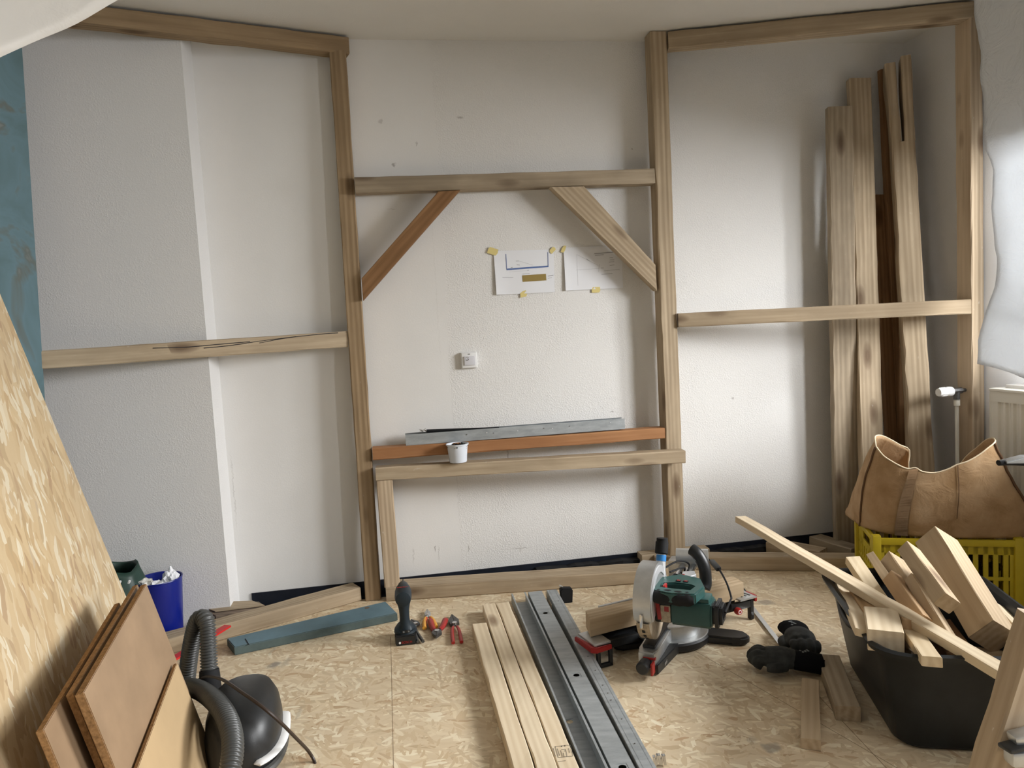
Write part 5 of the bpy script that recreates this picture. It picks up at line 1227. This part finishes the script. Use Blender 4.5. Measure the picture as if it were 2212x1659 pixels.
# vacuum cleaner
vq = V((-.855, 2.14, 0)); vc = root('vacuum_cleaner', vq, R(15), 'black vacuum cleaner with ribbed grey hose at the lower left', 'vacuum cleaner')
VR = Matrix.Rotation(R(-15), 3, 'Z')
def vl_(p): return VR @ (V(p) - vq)
bm = bmesh.new(); rings = []
for (sx, sy, z) in [(.07, .12, .012), (.100, .175, .02), (.108, .195, .06), (.108, .195, .11), (.102, .185, .155), (.087, .155, .19), (.06, .11, .210), (.032, .055, .219), (.004, .006, .222)]:
    rings.append([bm.verts.new(V((sx * math.copysign(abs(math.cos(t)) ** .8, math.cos(t)), sy * math.copysign(abs(math.sin(t)) ** .8, math.sin(t)), z))) for t in [2 * math.pi * k / 40 for k in range(40)]])
for a, b in zip(rings, rings[1:]):
    for k in range(40): bm.faces.new((a[k], a[(k + 1) % 40], b[(k + 1) % 40], b[k]))
bm.faces.new(rings[0][::-1]); bm.faces.new(rings[-1]); mk('body', bm, M['navy'] if False else M['blackp'], vc, smooth=True)
bm = bmesh.new()
for t0 in (-.9, -.35):
    pts = [V((.1 + .03 * k / 6, .05 - .12 * k / 6 + t0 * .1, 0)) for k in range(7)]
    pts = [V((.108 * f * math.cos(a_), .195 * f * math.sin(a_), z)) for f, a_, z in ((.50, t0 + .9, .202), (.66, t0 + .55, .188), (.84, t0 + .42, .168), (.96, t0 + .1, .140))]
    bm2 = bmesh.new(); tube(bm2, spline(pts, 5), .003, 6); mk('groove', bm2, M['rubber'], vc, smooth=True)
bm.free()
bm = bmesh.new(); pts = [V((.110 * math.copysign(abs(math.cos(t)) ** .8, math.cos(t)), .198 * math.copysign(abs(math.sin(t)) ** .8, math.sin(t)), .085)) for t in [R(-75 + 5 * k) for k in range(20)]]
tube(bm, pts, .020, 10, flat=.35, radii=[.002] + [.020] * 18 + [.002]); mk('white_stripe', bm, M['white'], vc, smooth=True)
bm = bmesh.new(); pts = [V((.112 * math.copysign(abs(math.cos(t)) ** .8, math.cos(t)), .200 * math.copysign(abs(math.sin(t)) ** .8, math.sin(t)), .05)) for t in [R(-85 + 9 * k) for k in range(19)]]
tube(bm, pts, .012, 8); mk('bumper', bm, M['hose'], vc, smooth=True)
bm = bmesh.new(); q = vl_(aty(556, 1528, 2.24)); bx(bm, q + V((0, 0, -.03)), (.06, .04, .06), Matrix.Rotation(.3, 3, 'Z'), .01); mk('latch', bm, M['blackp'], vc, smooth=True)
def hose(name, pts, r_, ribs=.0095, par=vc, amp=.24):
    P_ = spline(pts, 60); out = [P_[0]]; 
    # resample at quarter rib pitch
    acc = 0; st_ = ribs / 4; last = P_[0]
    for p in P_[1:]:
        while (p - last).length >= st_:
            last = last + (p - last).normalized() * st_; out.append(last)
    bm = bmesh.new(); tube(bm, out, r_, 20, radii=[r_ * (1 - amp * .5 + amp * .5 * math.cos(i * math.pi / 2)) for i in range(len(out))]); return mk(name, bm, M['hose'], par, smooth='all')
hose('hose', [vl_(p) for p in (aty(400, 1500, 2.46), aty(403, 1470, 2.45), aty(412, 1400, 2.44), aty(425, 1345, 2.43), aty(438, 1335, 2.42), aty(447, 1350, 2.40), aty(450, 1400, 2.38), aty(452, 1450, 2.36), aty(455, 1510, 2.34))], .029)
bm = bmesh.new(); tube(bm, [vl_(p) for p in (aty(452, 1447, 2.36), aty(453, 1462, 2.355), aty(455, 1478, 2.35), aty(457, 1492, 2.345))], .032, 20, radii=[.031, .033, .032, .033]); mk('hose_collar', bm, M['rubber'], vc, smooth=True)
hose('hose', [vl_(p) for p in (aty(385, 1482, 2.42), aty(418, 1486, 2.25), aty(450, 1502, 2.10), aty(479, 1532, 1.99), aty(497, 1570, 1.91), aty(503, 1612, 1.85), aty(497, 1662, 1.80), aty(480, 1720, 1.77))], .0285)
cp_ = [aty(418, 1475, 2.40), aty(445, 1462, 2.30), aty(480, 1468, 2.14), aty(520, 1494, 2.02), aty(560, 1522, 1.96), aty(600, 1555, 1.96), aty(640, 1595, 2.02), aty(668, 1625, 2.10), aty(682, 1655, 2.09), aty(682, 1700, 2.02)]
bm = bmesh.new(); tube(bm, [vl_(p) for p in spline(cp_, 8)], .0048, 8); mk('power_cord', bm, M['cord'], vc, smooth=True)
